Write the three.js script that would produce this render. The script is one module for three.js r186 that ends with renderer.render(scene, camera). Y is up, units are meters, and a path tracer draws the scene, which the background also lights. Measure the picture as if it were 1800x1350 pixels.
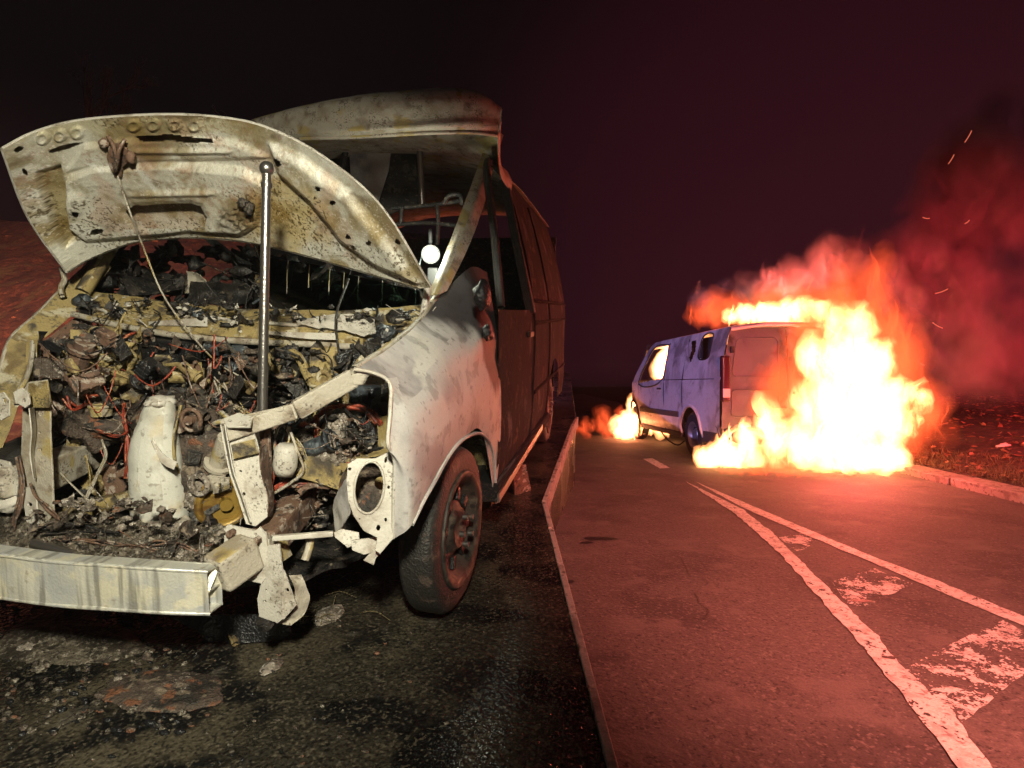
import * as THREE from 'three';
import { ImprovedNoise } from 'three/addons/math/ImprovedNoise.js';
import { mergeGeometries, mergeVertices } from 'three/addons/utils/BufferGeometryUtils.js';
import { RoundedBoxGeometry } from 'three/addons/geometries/RoundedBoxGeometry.js';

// ---------------------------------------------------------------- camera, sky, lamps, exposure
const scene = new THREE.Scene();
const F = 1050, CX = 900, CY = 675, EYE = 1.1;                       // focal length and centre in photograph pixels, eye height
const camera = new THREE.PerspectiveCamera(2 * Math.atan(CY / F) * 180 / Math.PI, 4 / 3, 0.05, 400);
camera.position.set(0, EYE, 0);
camera.lookAt(0, EYE, -10);
const renderer = new THREE.WebGLRenderer({ antialias: true });
renderer.toneMapping = THREE.LinearToneMapping;
renderer.toneMappingExposure = 1;
renderer.shadowMap.enabled = true;

// night sky: almost black, with the dull maroon of the smoke-lit air around the burning van
{
  const w = 256, h = 128, d = new Float32Array(w * h * 4);
  for (let y = 0; y < h; y++) for (let x = 0; x < w; x++) {
    const el = ((y + 0.5) / h - 0.5) * Math.PI, az = ((x + 0.5) / w - 0.5) * 2 * Math.PI;
    const dx = Math.cos(az) * Math.cos(el), dy = Math.sin(el), dz = Math.sin(az) * Math.cos(el);
    const c = THREE.MathUtils.smoothstep(dx * 0.48 + dy * 0.12 - dz * 0.87, 0.76, 1.0);
    const i = (y * w + x) * 4;
    d[i] = 0.0028 + 0.022 * c; d[i + 1] = 0.0013 + 0.0036 * c; d[i + 2] = 0.0019 + 0.0068 * c; d[i + 3] = 1;
  }
  const t = new THREE.DataTexture(d, w, h, THREE.RGBAFormat, THREE.FloatType);
  t.mapping = THREE.EquirectangularReflectionMapping; t.magFilter = THREE.LinearFilter; t.needsUpdate = true;
  scene.background = t; scene.environment = t;
}
// moonless night: the directional light is only a trace of moon behind thin cloud
const moon = new THREE.DirectionalLight(new THREE.Color(0.7, 0.75, 1), 0.01);
moon.position.set(-20, 30, 25); moon.castShadow = true; scene.add(moon);

// ---------------------------------------------------------------- helpers
function mulberry(a) { return () => { a = (a + 0x6d2b79f5) | 0; let t = Math.imul(a ^ (a >>> 15), 1 | a); t = (t + Math.imul(t ^ (t >>> 7), 61 | t)) ^ t; return ((t ^ (t >>> 14)) >>> 0) / 4294967296; }; }
const rnd = mulberry(7);
const rr = (a, b) => a + (b - a) * rnd();
const lerp = THREE.MathUtils.lerp, clamp = THREE.MathUtils.clamp, sstep = (x, a, b) => { const t = clamp((x - a) / (b - a), 0, 1); return t * t * (3 - 2 * t); };
const noiser = new ImprovedNoise();
const n3 = (x, y, z) => noiser.noise(x, y, z);
const fbm = (x, y, z, o = 4) => { let s = 0, a = 0.5; for (let i = 0; i < o; i++) { s += a * n3(x, y, z); x *= 2.03; y *= 2.03; z *= 2.03; a *= 0.5; } return s; };
const v3 = (x, y, z) => new THREE.Vector3(x, y, z);
const taken = {};
const numbered = (n) => { taken[n] = (taken[n] ?? -1) + 1; return taken[n] ? n + '_' + String(taken[n]).padStart(3, '0') : n; };
function tag(o, label, category, group, kind) { if (label) o.userData.label = label; if (category) o.userData.category = category; if (group) o.userData.group = group; if (kind) o.userData.kind = kind; return o; }
function thing(name, label, category, group) { const o = new THREE.Group(); o.name = numbered(name); scene.add(o); return tag(o, label, category, group); }
function mesh(name, geo, mat, parent = scene) {
  const m = new THREE.Mesh(Array.isArray(geo) ? merged(geo) : geo, mat); m.name = parent === scene ? numbered(name) : name; m.castShadow = m.receiveShadow = true; parent.add(m); return m;
}
function clean(g, keep) {
  g = g.index ? g.toNonIndexed() : g;
  for (const k of Object.keys(g.attributes)) if (!['position', 'normal', 'uv', keep === true ? 'color' : 'uv'].includes(k)) g.deleteAttribute(k);
  if (!g.attributes.normal) g.computeVertexNormals();
  if (!g.attributes.uv) g.setAttribute('uv', new THREE.BufferAttribute(new Float32Array(g.attributes.position.count * 2), 2));
  g.clearGroups?.(); return g;
}
const merged = (list) => mergeGeometries(list.map((g) => clean(g)));
// uv in metres, laid on each face along the axis it points to
function boxUV(g, keep) {
  g = clean(g, keep);
  const p = g.attributes.position, n = p.count, uv = new Float32Array(n * 2), a = v3(), b = v3(), c = v3();
  for (let i = 0; i < n; i += 3) {
    a.fromBufferAttribute(p, i); b.fromBufferAttribute(p, i + 1); c.fromBufferAttribute(p, i + 2);
    const nx = (b.y - a.y) * (c.z - a.z) - (b.z - a.z) * (c.y - a.y), ny = (b.z - a.z) * (c.x - a.x) - (b.x - a.x) * (c.z - a.z), nz = (b.x - a.x) * (c.y - a.y) - (b.y - a.y) * (c.x - a.x);
    const ax = Math.abs(nx), ay = Math.abs(ny), az = Math.abs(nz);
    for (let k = 0; k < 3; k++) {
      const q = [a, b, c][k];
      uv[(i + k) * 2] = ax > ay && ax > az ? q.z : q.x; uv[(i + k) * 2 + 1] = ay >= ax && ay >= az ? q.z : q.y;
    }
  }
  g.setAttribute('uv', new THREE.BufferAttribute(uv, 2)); return g;
}
function place(g, pos, rot = [0, 0, 0], scl = [1, 1, 1]) {
  return g.applyMatrix4(new THREE.Matrix4().compose(v3(...pos), new THREE.Quaternion().setFromEuler(new THREE.Euler(...rot)), v3(...scl)));
}
const tube = (pts, r, rs = 7, n) => new THREE.TubeGeometry(new THREE.CatmullRomCurve3(pts, false, 'centripetal'), n ?? Math.max(3, (pts.length - 1) * 5), r, rs, false);
function bar(p, q, w, h, bev = 0.002) {               // box bar between two points
  const d = q.clone().sub(p), L = d.length(), g = new RoundedBoxGeometry(w, h, L, 1, Math.min(bev, w / 3, h / 3));
  const m = new THREE.Matrix4().lookAt(p, q, Math.abs(d.y / L) > 0.95 ? v3(0, 0, 1) : v3(0, 1, 0)); m.setPosition(p.clone().add(q).multiplyScalar(0.5));
  return g.applyMatrix4(m);
}
function rod(p, q, r, r2 = r, seg = 12) {
  const d = q.clone().sub(p), g = new THREE.CylinderGeometry(r2, r, d.length(), seg);
  return g.applyMatrix4(new THREE.Matrix4().compose(p.clone().add(q).multiplyScalar(0.5), new THREE.Quaternion().setFromUnitVectors(v3(0, 1, 0), d.normalize()), v3(1, 1, 1)));
}
function lump(c, r, seed = 0, detail = 2, amp = 0.35, freq = 1.6) {  // uneven burnt lump; r number or [x, y, z]
  const g = mergeVertices(new THREE.IcosahedronGeometry(1, detail).deleteAttribute('normal').deleteAttribute('uv')), p = g.attributes.position;
  const s = Array.isArray(r) ? r : [r, r, r];
  for (let i = 0; i < p.count; i++) {
    const x = p.getX(i), y = p.getY(i), z = p.getZ(i), k = 1 + amp * 2 * fbm(x * freq + seed * 3.7, y * freq - seed, z * freq + seed * 1.3, 3);
    p.setXYZ(i, c.x + x * k * s[0], c.y + y * k * s[1], c.z + z * k * s[2]);
  }
  g.computeVertexNormals(); return boxUV(g);
}
// grid of control points (rows of Vector3) -> smooth sheet with thickness th
function catmull(a, b, c, d, t) { const t2 = t * t, t3 = t2 * t; return 0.5 * (2 * b + (c - a) * t + (2 * a - 5 * b + 4 * c - d) * t2 + (3 * b - a - 3 * c + d) * t3); }
function along(list, t) {
  const n = list.length - 1, f = clamp(t, 0, 1) * n, i = Math.min(Math.floor(f), n - 1), k = f - i;
  const P = (j) => j < 0 ? list[0].clone().multiplyScalar(2).sub(list[1]) : j > n ? list[n].clone().multiplyScalar(2).sub(list[n - 1]) : list[j];
  const a = P(i - 1), b = P(i), c = P(i + 1), d = P(i + 2);
  return v3(catmull(a.x, b.x, c.x, d.x, k), catmull(a.y, b.y, c.y, d.y, k), catmull(a.z, b.z, c.z, d.z, k));
}
function sheet(rows, nu, nv, th = 0.002, bump) {      // rows[j] = list of Vector3 along u
  const grid = [];
  for (let j = 0; j <= nv; j++) {
    const line = [];
    for (let i = 0; i <= nu; i++) line.push(along(rows.map((r) => along(r, i / nu)), j / nv));
    grid.push(line);
  }
  return sheetOf(grid, th, bump);
}
function sheetOf(grid, th = 0.002, bump) {
  const nv = grid.length - 1, nu = grid[0].length - 1, N = [];
  const normalAt = (i, j) => {
    const a = grid[j][Math.min(i + 1, nu)].clone().sub(grid[j][Math.max(i - 1, 0)]), b = grid[Math.min(j + 1, nv)][i].clone().sub(grid[Math.max(j - 1, 0)][i]);
    return a.cross(b).normalize();
  };
  for (let j = 0; j <= nv; j++) { const l = []; for (let i = 0; i <= nu; i++) l.push(normalAt(i, j)); N.push(l); }
  if (bump) for (let j = 0; j <= nv; j++) for (let i = 0; i <= nu; i++) grid[j][i] = grid[j][i].clone().addScaledVector(N[j][i], bump(i / nu, j / nv, grid[j][i]));
  const pos = [], idx = [], id = (i, j, s) => s * (nu + 1) * (nv + 1) + j * (nu + 1) + i;
  for (const s of [0, 1]) for (let j = 0; j <= nv; j++) for (let i = 0; i <= nu; i++) { const p = grid[j][i].clone().addScaledVector(N[j][i], s ? -th : 0); pos.push(p.x, p.y, p.z); }
  for (let j = 0; j < nv; j++) for (let i = 0; i < nu; i++) {
    idx.push(id(i, j, 0), id(i + 1, j, 0), id(i + 1, j + 1, 0), id(i, j, 0), id(i + 1, j + 1, 0), id(i, j + 1, 0));
    idx.push(id(i, j, 1), id(i + 1, j + 1, 1), id(i + 1, j, 1), id(i, j, 1), id(i, j + 1, 1), id(i + 1, j + 1, 1));
  }
  const g = new THREE.BufferGeometry(); g.setAttribute('position', new THREE.Float32BufferAttribute(pos, 3)); g.setIndex(idx); g.computeVertexNormals();
  const e = [], edge = (a, b) => e.push(a, b);                       // rim strip, flat shaded
  const rim = [];
  for (let i = 0; i < nu; i++) { rim.push([id(i, 0, 0), id(i, 0, 1), id(i + 1, 0, 1), id(i + 1, 0, 0)], [id(i + 1, nv, 0), id(i + 1, nv, 1), id(i, nv, 1), id(i, nv, 0)]); }
  for (let j = 0; j < nv; j++) { rim.push([id(0, j + 1, 0), id(0, j + 1, 1), id(0, j, 1), id(0, j, 0)], [id(nu, j, 0), id(nu, j, 1), id(nu, j + 1, 1), id(nu, j + 1, 0)]); }
  const rp = [];
  const P = (k) => pos.slice(k * 3, k * 3 + 3);
  for (const [a, b, c, d] of rim) rp.push(...P(a), ...P(b), ...P(c), ...P(a), ...P(c), ...P(d));
  const r = new THREE.BufferGeometry(); r.setAttribute('position', new THREE.Float32BufferAttribute(rp, 3)); r.computeVertexNormals();
  return boxUV(merged([g, r]));
}
function withColors(g, fn) {                            // vertex colours from position, linear values
  const p = g.attributes.position, c = new Float32Array(p.count * 3);
  for (let i = 0; i < p.count; i++) { const k = fn(p.getX(i), p.getY(i), p.getZ(i)); c[i * 3] = k[0]; c[i * 3 + 1] = k[1]; c[i * 3 + 2] = k[2]; }
  g.setAttribute('color', new THREE.BufferAttribute(c, 3)); return g;
}

// ---------------------------------------------------------------- computed textures (tileable)
function lattice(seed) { const r = mulberry(seed), t = new Float32Array(65536); for (let i = 0; i < 65536; i++) t[i] = r(); return t; }
const LAT = lattice(99);
function pn(x, y, per, s) {                            // periodic value noise 0..1
  const xi = Math.floor(x), yi = Math.floor(y), fx = x - xi, fy = y - yi, u = fx * fx * (3 - 2 * fx), w = fy * fy * (3 - 2 * fy);
  const m = (a) => ((a % per) + per) % per, L = (a, b) => LAT[(m(a) * 131 + m(b) * 7919 + s * 977) & 65535];
  return (L(xi, yi) * (1 - u) + L(xi + 1, yi) * u) * (1 - w) + (L(xi, yi + 1) * (1 - u) + L(xi + 1, yi + 1) * u) * w;
}
function pf(x, y, per, s, o = 5) { let a = 0.5, t = 0, n = 0; for (let i = 0; i < o; i++) { t += a * pn(x * per, y * per, per, s + i * 13); n += a; a *= 0.55; per *= 2; } return t / n; }
function texture(size, fn, srgb, repeat = 1) {
  const d = new Uint8Array(size * size * 4);
  for (let y = 0; y < size; y++) for (let x = 0; x < size; x++) { const c = fn(x / size, y / size), i = (y * size + x) * 4; for (let k = 0; k < 3; k++) d[i + k] = clamp(Math.round(255 * (c.length ? c[k] : c)), 0, 255); d[i + 3] = 255; }
  const t = new THREE.DataTexture(d, size, size, THREE.RGBAFormat); t.wrapS = t.wrapT = THREE.RepeatWrapping; t.magFilter = THREE.LinearFilter; t.minFilter = THREE.LinearMipmapLinearFilter;
  if (srgb) t.colorSpace = THREE.SRGBColorSpace;
  t.repeat.set(repeat, repeat); t.needsUpdate = true; return t;
}
const enc = (c) => c.map((x) => x <= 0.0031308 ? x * 12.92 : 1.055 * Math.pow(Math.max(x, 0), 1 / 2.4) - 0.055);   // linear -> sRGB
// layered burnt coating: base colour and layers {c, per, lo, hi, s, o}; linear colours
function layered(size, base, layers, repeat, grain = 0.12) {
  return texture(size, (x, y) => {
    const c = [...base];
    for (const l of layers) {
      let k = pf(x + (l.wx ?? 0) * (pf(x, y, 4, 77, 3) - 0.5), y * (l.sy ?? 1) + (l.wy ?? 0) * (pf(x, y, 4, 55, 3) - 0.5), l.per, l.s, l.o ?? 5);
      if (l.ridge) k = 1 - Math.abs(2 * k - 1);
      k = sstep(k, l.lo, l.hi) * (l.a ?? 1);
      if (l.mask) k *= sstep(pf(x, y, l.mask[0], l.s + 7, 4), l.mask[1], l.mask[2]);
      for (let i = 0; i < 3; i++) c[i] = lerp(c[i], l.c[i], k);
    }
    const g = 1 + grain * (pn(x * size / 2, y * size / 2, size / 2, 5) - 0.5) * 2;
    return enc(c.map((q) => q * g));
  }, true, repeat);
}
const bumpTex = (size, per, s, repeat, o = 6, fn) => texture(size, (x, y) => { const k = pf(x, y, per, s, o); return fn ? fn(k, x, y) : k; }, false, repeat);
const std = (o) => new THREE.MeshStandardMaterial({ side: THREE.DoubleSide, roughness: 0.8, ...o });
const lin = (r, g, b) => new THREE.Color().setRGB(r, g, b);

// photograph pixel -> point on the level road / at a given distance
const ray = (u, v) => v3((u - CX) / F, -(v - CY) / F, -1);
const onRoad = (u, v, y = 0) => { const d = ray(u, v), t = (y - EYE) / d.y; return v3(d.x * t, y, d.z * t); };
const at = (u, v, depth) => { const d = ray(u, v); return v3(d.x * depth, EYE + d.y * depth, -depth); };

// ---------------------------------------------------------------- frame of the burnt van: x to its left side, y up, z forward, origin on the ground under the front axle
const VAN_YAW = 10, VAN_PITCH = 7, VAN_ROLL = 0.5, VAN_T = v3(-1.09445, 0.83712, 2.42855);
const vanMatrix = (() => {
  const r = Math.PI / 180, m = new THREE.Matrix4().makeScale(1, -1, -1)
    .multiply(new THREE.Matrix4().makeRotationZ(VAN_ROLL * r)).multiply(new THREE.Matrix4().makeRotationX(VAN_PITCH * r)).multiply(new THREE.Matrix4().makeRotationY(VAN_YAW * r)).multiply(new THREE.Matrix4().makeScale(1, -1, -1));
  m.setPosition(VAN_T.x, EYE - VAN_T.y, -VAN_T.z); return m;
})();
const vanInverse = vanMatrix.clone().invert();
const vanEye = v3(0, EYE, 0).applyMatrix4(vanInverse);
function onPlane(u, v, point, normal) {                // pixel -> point on a plane of the van frame
  const d = ray(u, v).transformDirection(vanInverse);
  return vanEye.clone().addScaledVector(d, point.clone().sub(vanEye).dot(normal) / d.dot(normal));
}
const VX = (u, v, x) => onPlane(u, v, v3(x, 0, 0), v3(1, 0, 0)), VY = (u, v, y) => onPlane(u, v, v3(0, y, 0), v3(0, 1, 0)), VZ = (u, v, z) => onPlane(u, v, v3(0, 0, z), v3(0, 0, 1));
// flat piece of sheet metal: outline in pixels on a plane of the van frame
function plate(outline, point, normal, th = 0.003, holes = [], bevel = 0.0012) {
  const n = normal.clone().normalize(), e1 = (Math.abs(n.y) > 0.9 ? v3(1, 0, 0) : v3(0, 1, 0).cross(n)).normalize(), e2 = n.clone().cross(e1);
  const flat = (u, v) => { const q = onPlane(u, v, point, n).sub(point); return new THREE.Vector2(q.dot(e1), q.dot(e2)); };
  const s = new THREE.Shape(outline.map(([u, v]) => flat(u, v)));
  for (const h of holes) s.holes.push(new THREE.Path(h.map(([u, v]) => flat(u, v))));
  const g = new THREE.ExtrudeGeometry(s, { depth: th, bevelEnabled: bevel > 0, bevelThickness: bevel, bevelSize: bevel, bevelSegments: 1, curveSegments: 6 });
  return boxUV(g.applyMatrix4(new THREE.Matrix4().makeBasis(e1, e2, n).setPosition(point)));
}
const plateZ = (o, z, th, holes, b) => plate(o, v3(0, 0, z), v3(0, 0, 1), th, holes, b);
const plateX = (o, x, th, holes, b) => plate(o, v3(x, 0, 0), v3(1, 0, 0), th, holes, b);
const oval = (cx, cy, rx, ry, n = 12, turn = 0) => Array.from({ length: n }, (_, i) => { const a = i / n * 2 * Math.PI, x = Math.cos(a) * rx, y = Math.sin(a) * ry; return [cx + x * Math.cos(turn) - y * Math.sin(turn), cy + x * Math.sin(turn) + y * Math.cos(turn)]; });

// ---------------------------------------------------------------- ground, road, markings, kerb, banks
const asphaltBump = bumpTex(1024, 128, 3, 0.5, 3, (k, x, y) => clamp(0.5 + (k - 0.5) * 1.5 + (pf(x, y, 8, 9, 3) - 0.5) * 0.25, 0, 1));
const roadMat = std({
  map: layered(1024, [0.085, 0.078, 0.072], [
    { c: [0.05, 0.046, 0.043], per: 5, lo: 0.45, hi: 0.7, s: 3 }, { c: [0.14, 0.13, 0.12], per: 160, lo: 0.62, hi: 0.8, s: 8, o: 2 }, { c: [0.03, 0.028, 0.027], per: 200, lo: 0.62, hi: 0.82, s: 21, o: 2 }, { c: [0.11, 0.1, 0.092], per: 11, lo: 0.6, hi: 0.75, s: 41 },
  ], 0.5, 0.25), bumpMap: asphaltBump, bumpScale: 0.0022, roughness: 0.86,
  roughnessMap: bumpTex(512, 6, 31, 0.37, 5, (k) => 0.8 + 0.2 * k),
});
const wetMat = std({
  map: layered(1024, [0.03, 0.026, 0.019], [
    { c: [0.075, 0.063, 0.042], per: 5, lo: 0.5, hi: 0.74, s: 12, wx: 0.1, wy: 0.1 }, { c: [0.006, 0.006, 0.006], per: 9, lo: 0.52, hi: 0.66, s: 63 }, { c: [0.1, 0.085, 0.06], per: 220, lo: 0.58, hi: 0.74, s: 8, o: 2, a: 0.75 }, { c: [0.008, 0.008, 0.008], per: 240, lo: 0.58, hi: 0.72, s: 88, o: 2, a: 0.8 }, { c: [0.12, 0.105, 0.085], per: 14, lo: 0.68, hi: 0.8, s: 71, a: 0.5 },
  ], 0.55, 0.25), bumpMap: bumpTex(1024, 200, 17, 0.5, 2, (k, x, y) => clamp(0.5 + (k - 0.5) * 1.7 + (pf(x, y, 10, 29, 3) - 0.5) * 0.3, 0, 1)), bumpScale: 0.0035, roughness: 0.36,
  roughnessMap: bumpTex(512, 7, 37, 0.4, 5, (k) => 0.45 + 0.55 * sstep(k, 0.35, 0.65)),
});
const soilMat = std({ map: layered(512, [0.03, 0.02, 0.012], [{ c: [0.07, 0.04, 0.02], per: 30, lo: 0.5, hi: 0.7, s: 2 }, { c: [0.012, 0.01, 0.007], per: 12, lo: 0.5, hi: 0.7, s: 6 }, { c: [0.04, 0.045, 0.02], per: 7, lo: 0.55, hi: 0.7, s: 26 }], 0.5, 0.3), bumpMap: bumpTex(512, 24, 15, 0.5, 5), bumpScale: 0.05, roughness: 0.95 });
const paintMat = std({
  map: layered(512, [0.62, 0.6, 0.57], [{ c: [0.42, 0.4, 0.38], per: 18, lo: 0.5, hi: 0.75, s: 4 }, { c: [0.22, 0.2, 0.19], per: 60, lo: 0.62, hi: 0.75, s: 14, o: 3 }, { c: [0.3, 0.28, 0.27], per: 6, lo: 0.6, hi: 0.8, s: 24, a: 0.6 }], 1, 0.2),
  alphaMap: texture(512, (x, y) => { const k = pf(x, y, 26, 61, 4) * 0.6 + pf(x, y, 90, 19, 2) * 0.4; return k > 0.33 ? 1 : 0; }, false, 1), alphaTest: 0.5, bumpMap: bumpTex(512, 90, 3, 1, 3), bumpScale: 0.002, roughness: 0.6,
});
const wornMat = std({
  map: paintMat.map, alphaTest: 0.5, roughness: 0.65,
  alphaMap: texture(1024, (x, y) => { const k = pf(x, y, 14, 33, 4) * 0.55 + (1 - Math.abs(2 * pf(x, y, 34, 48, 4) - 1)) * 0.2 + pf(x, y, 130, 71, 2) * 0.3; return k < 0.56 ? 1 : 0; }, false, 1), bumpMap: paintMat.bumpMap, bumpScale: 0.002,
});
function flatPoly(pts, y) {                            // level polygon, uv in metres
  const g = new THREE.ShapeGeometry(new THREE.Shape(pts.map((p) => new THREE.Vector2(p.x, -p.z)))); g.rotateX(-Math.PI / 2); g.translate(0, y, 0); return boxUV(g);
}
{
  const far = mesh('ground', boxUV(new THREE.PlaneGeometry(360, 360).rotateX(-Math.PI / 2).translate(0, -0.03, -60)), soilMat); tag(far, 'dark soil ground stretching away past the road', 'ground', null, 'structure');
  const k1 = onRoad(1800, 886), k2 = onRoad(1540, 821), kd = k2.clone().sub(k1).normalize(), kerbAt = (s) => k1.clone().addScaledVector(kd, s);
  const road = new THREE.Group(); road.name = 'road'; scene.add(road); tag(road, 'dry grey asphalt road with worn white chevron markings', 'road', null, 'structure');
  mesh('asphalt', flatPoly([v3(-14, 0, 8), kerbAt(-12), kerbAt(60), v3(-14, 0, -70)], 0), roadMat, road);
  // wavy-edged paint: densify the outlines and shift them a little
  const paint = (name, px, mat, wob = 0.006, y = 0.004) => {
    const p = px.map(([u, v]) => onRoad(u, v)), out = [];
    p.forEach((a, i) => { const b = p[(i + 1) % p.length], L = a.distanceTo(b), n = Math.max(1, Math.ceil(L / 0.04)); for (let k = 0; k < n; k++) { const q = a.clone().lerp(b, k / n); q.x += wob * 2 * fbm(q.x * 9, q.z * 9, 3, 3); q.z += wob * 2 * fbm(q.x * 9, q.z * 9, 8, 3); out.push(q); } });
    return mesh(name, flatPoly(out, y), mat, road);
  };
  paint('chevron_line', [[1204, 846], [1290, 902], [1314, 922], [1376, 979], [1465, 1081], [1534, 1158], [1608, 1252], [1685, 1350], [1790, 1480], [1860, 1480], [1746, 1350], [1673, 1256], [1579, 1166], [1526, 1101], [1490, 1069], [1416, 995], [1359, 938], [1306, 896]], paintMat, 0.014);
  paint('chevron_line', [[1222, 847], [1302, 881], [1408, 926], [1534, 979], [1649, 1022], [1800, 1085], [1960, 1150], [1960, 1172], [1800, 1101], [1669, 1048], [1547, 995], [1400, 934], [1308, 894]], paintMat, 0.009);
  for (const s of [[[1369, 945], [1414, 936], [1441, 957], [1400, 970]], [[1461, 1024], [1538, 1000], [1604, 1028], [1502, 1077]], [[1587, 1179], [1701, 1118], [1762, 1091], [1800, 1110], [1900, 1150], [1860, 1180], [1800, 1187], [1689, 1272]]]) paint('chevron_stripe', s, wornMat, 0.012, 0.0035);
  paint('lane_dash', [[1130, 807], [1147, 806], [1178, 823], [1160, 824]], paintMat, 0.01);
  // bitumen drips and an open crack
  const tar = std({ color: lin(0.012, 0.01, 0.009), roughness: 0.5 });
  for (const [u, v, rx, rz, s] of [[1055, 948, 0.11, 0.05, 3], [1032, 955, 0.04, 0.03, 5], [1003, 1024, 0.03, 0.02, 9], [992, 1015, 0.02, 0.015, 4], [1512, 1058, 0.05, 0.02, 8], [1562, 1158, 0.03, 0.015, 2]]) {
    const c = onRoad(u, v), o = []; for (let k = 0; k < 26; k++) { const a = k / 26 * 2 * Math.PI, q = 1 + 1.1 * fbm(Math.cos(a) * 1.3 + s, Math.sin(a) * 1.3, s, 3); o.push(v3(c.x + Math.cos(a) * rx * q, 0, c.z + Math.sin(a) * rz * q)); }
    mesh('bitumen_spot', flatPoly(o, 0.0065), tar, road);
  }
  const crack = (px, w) => {
    const p = px.map(([u, v]) => onRoad(u, v)), a = [], b = [];
    for (let i = 0; i < p.length - 1; i++) for (let k = 0; k < 8; k++) { const q = p[i].clone().lerp(p[i + 1], k / 8), d = p[i + 1].clone().sub(p[i]).normalize(), nn = v3(-d.z, 0, d.x), s = 0.03 * fbm(q.x * 22, q.z * 22, 5, 3), ww = w * (0.45 + 1.2 * Math.abs(n3(q.x * 40, q.z * 40, 2))); q.addScaledVector(nn, s); a.push(q.clone().addScaledVector(nn, ww)); b.unshift(q.clone().addScaledVector(nn, -ww)); }
    mesh('crack', flatPoly([...a, ...b], 0.003), tar, road);
  };
  crack([[1200, 985], [1212, 1012], [1250, 1022], [1222, 1040], [1228, 1060], [1246, 1075], [1236, 1092]], 0.0035);
  crack([[1228, 985], [1212, 996]], 0.002); crack([[1232, 1018], [1258, 1010]], 0.002);
  // kerb of concrete stones
  const kerb = new THREE.Group(); kerb.name = 'kerb'; scene.add(kerb); tag(kerb, 'low concrete kerb stones along the leafy verge', 'kerb', null, 'structure');
  const kerbMat = [0, 1, 2].map((i) => std({ color: lin(...[[0.95, 0.95, 0.95], [0.8, 0.78, 0.76], [0.68, 0.66, 0.64]][i]), map: layered(512, [0.3, 0.28, 0.25], [{ c: [0.18, 0.16, 0.14], per: 12, lo: 0.5, hi: 0.7, s: 5 }, { c: [0.09, 0.08, 0.06], per: 30, lo: 0.6, hi: 0.75, s: 15 }], 1, 0.2), bumpMap: bumpTex(256, 40, 6, 1), bumpScale: 0.004, roughness: 0.85 }));
  const nrm = v3(-kd.z, 0, kd.x);
  for (let i = -4; i < 26; i++) {
    const c = kerbAt(i * 1.01 + 0.5).addScaledVector(nrm, 0.16 + rr(-0.008, 0.008)), g = new RoundedBoxGeometry(0.32, 0.2, 0.99, 2, 0.018);
    mesh('kerb_stone', boxUV(place(g, [c.x, -0.012 + rr(-0.008, 0.006), c.z], [rr(-0.006, 0.006), Math.atan2(kd.x, kd.z), rr(-0.02, 0.02)])), kerbMat[Math.floor(rnd() * 3)], kerb);
  }
  // leafy verge behind the kerb, rising a little
  const vergeY = (x, z) => { const s = (x - (k1.x + (z - k1.z) / kd.z * kd.x)) - 0.3; return 0.05 + 0.26 * sstep(s, 0, 2.2) + 0.16 * Math.max(0, s - 1.5) * 0.35 + 0.1 * fbm(x * 1.4, z * 1.4, 2, 3) * sstep(s, 0, 0.8); };
  const grid = [];
  for (let j = 0; j <= 90; j++) { const z = 4 - j * 0.55, line = []; for (let i = 0; i <= 40; i++) { const x = k1.x + (z - k1.z) / kd.z * kd.x + 0.26 + 16 * Math.pow(i / 40, 1.6); line.push(v3(x, vergeY(x, z), z)); } grid.push(line); }
  tag(mesh('verge', sheetOf(grid.reverse(), 0.05), soilMat), 'rising verge of dark soil behind the kerb', 'verge', null, 'structure');
  // fallen leaves and grass on the verge
  const leafGeo = () => { const g = new THREE.PlaneGeometry(1, 0.62, 4, 2), p = g.attributes.position; for (let i = 0; i < p.count; i++) { const x = p.getX(i), y = p.getY(i); p.setXYZ(i, x, y * (1 - 2.6 * x * x), 0.35 * y * y + 0.25 * x * x + 0.05 * x); } g.computeVertexNormals(); return g; };
  const leafMat = std({ color: lin(1, 1, 1), roughness: 0.7 });
  const strew = (name, count, pick, size, label, cols, up = 0.5) => {
    const im = new THREE.InstancedMesh(leafGeo(), leafMat, count), m = new THREE.Matrix4(), q = new THREE.Quaternion(), c = new THREE.Color();
    for (let i = 0; i < count; i++) {
      const p = pick(), s = rr(size[0], size[1]); q.setFromEuler(new THREE.Euler(-Math.PI / 2 + rr(-up, up) * 1.6, rr(-up, up) * 1.6, rr(0, 6.28), 'YXZ')).premultiply(new THREE.Quaternion().setFromAxisAngle(v3(0, 1, 0), rr(0, 6.28)));
      im.setMatrixAt(i, m.compose(p, q, v3(s, s, s))); const k = cols[Math.floor(rnd() * cols.length)], b = rr(0.6, 1.25); im.setColorAt(i, c.setRGB(k[0] * b, k[1] * b, k[2] * b));
    }
    im.name = name; im.castShadow = im.receiveShadow = true; scene.add(im); return tag(im, label, 'leaves', null, 'stuff');
  };
  const brown = [[0.2, 0.1, 0.045], [0.13, 0.07, 0.03], [0.28, 0.16, 0.07], [0.09, 0.05, 0.025], [0.22, 0.13, 0.08], [0.34, 0.22, 0.12]];
  strew('fallen_leaves', 15000, () => { const z = 1 - 22 * Math.pow(rnd(), 0.8), x = k1.x + (z - k1.z) / kd.z * kd.x + 0.3 + 9 * Math.pow(rnd(), 1.5); return v3(x, vergeY(x, z) + rr(0.005, 0.05), z); }, [0.05, 0.13], 'brown fallen leaves covering the verge beside the kerb', brown);
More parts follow.
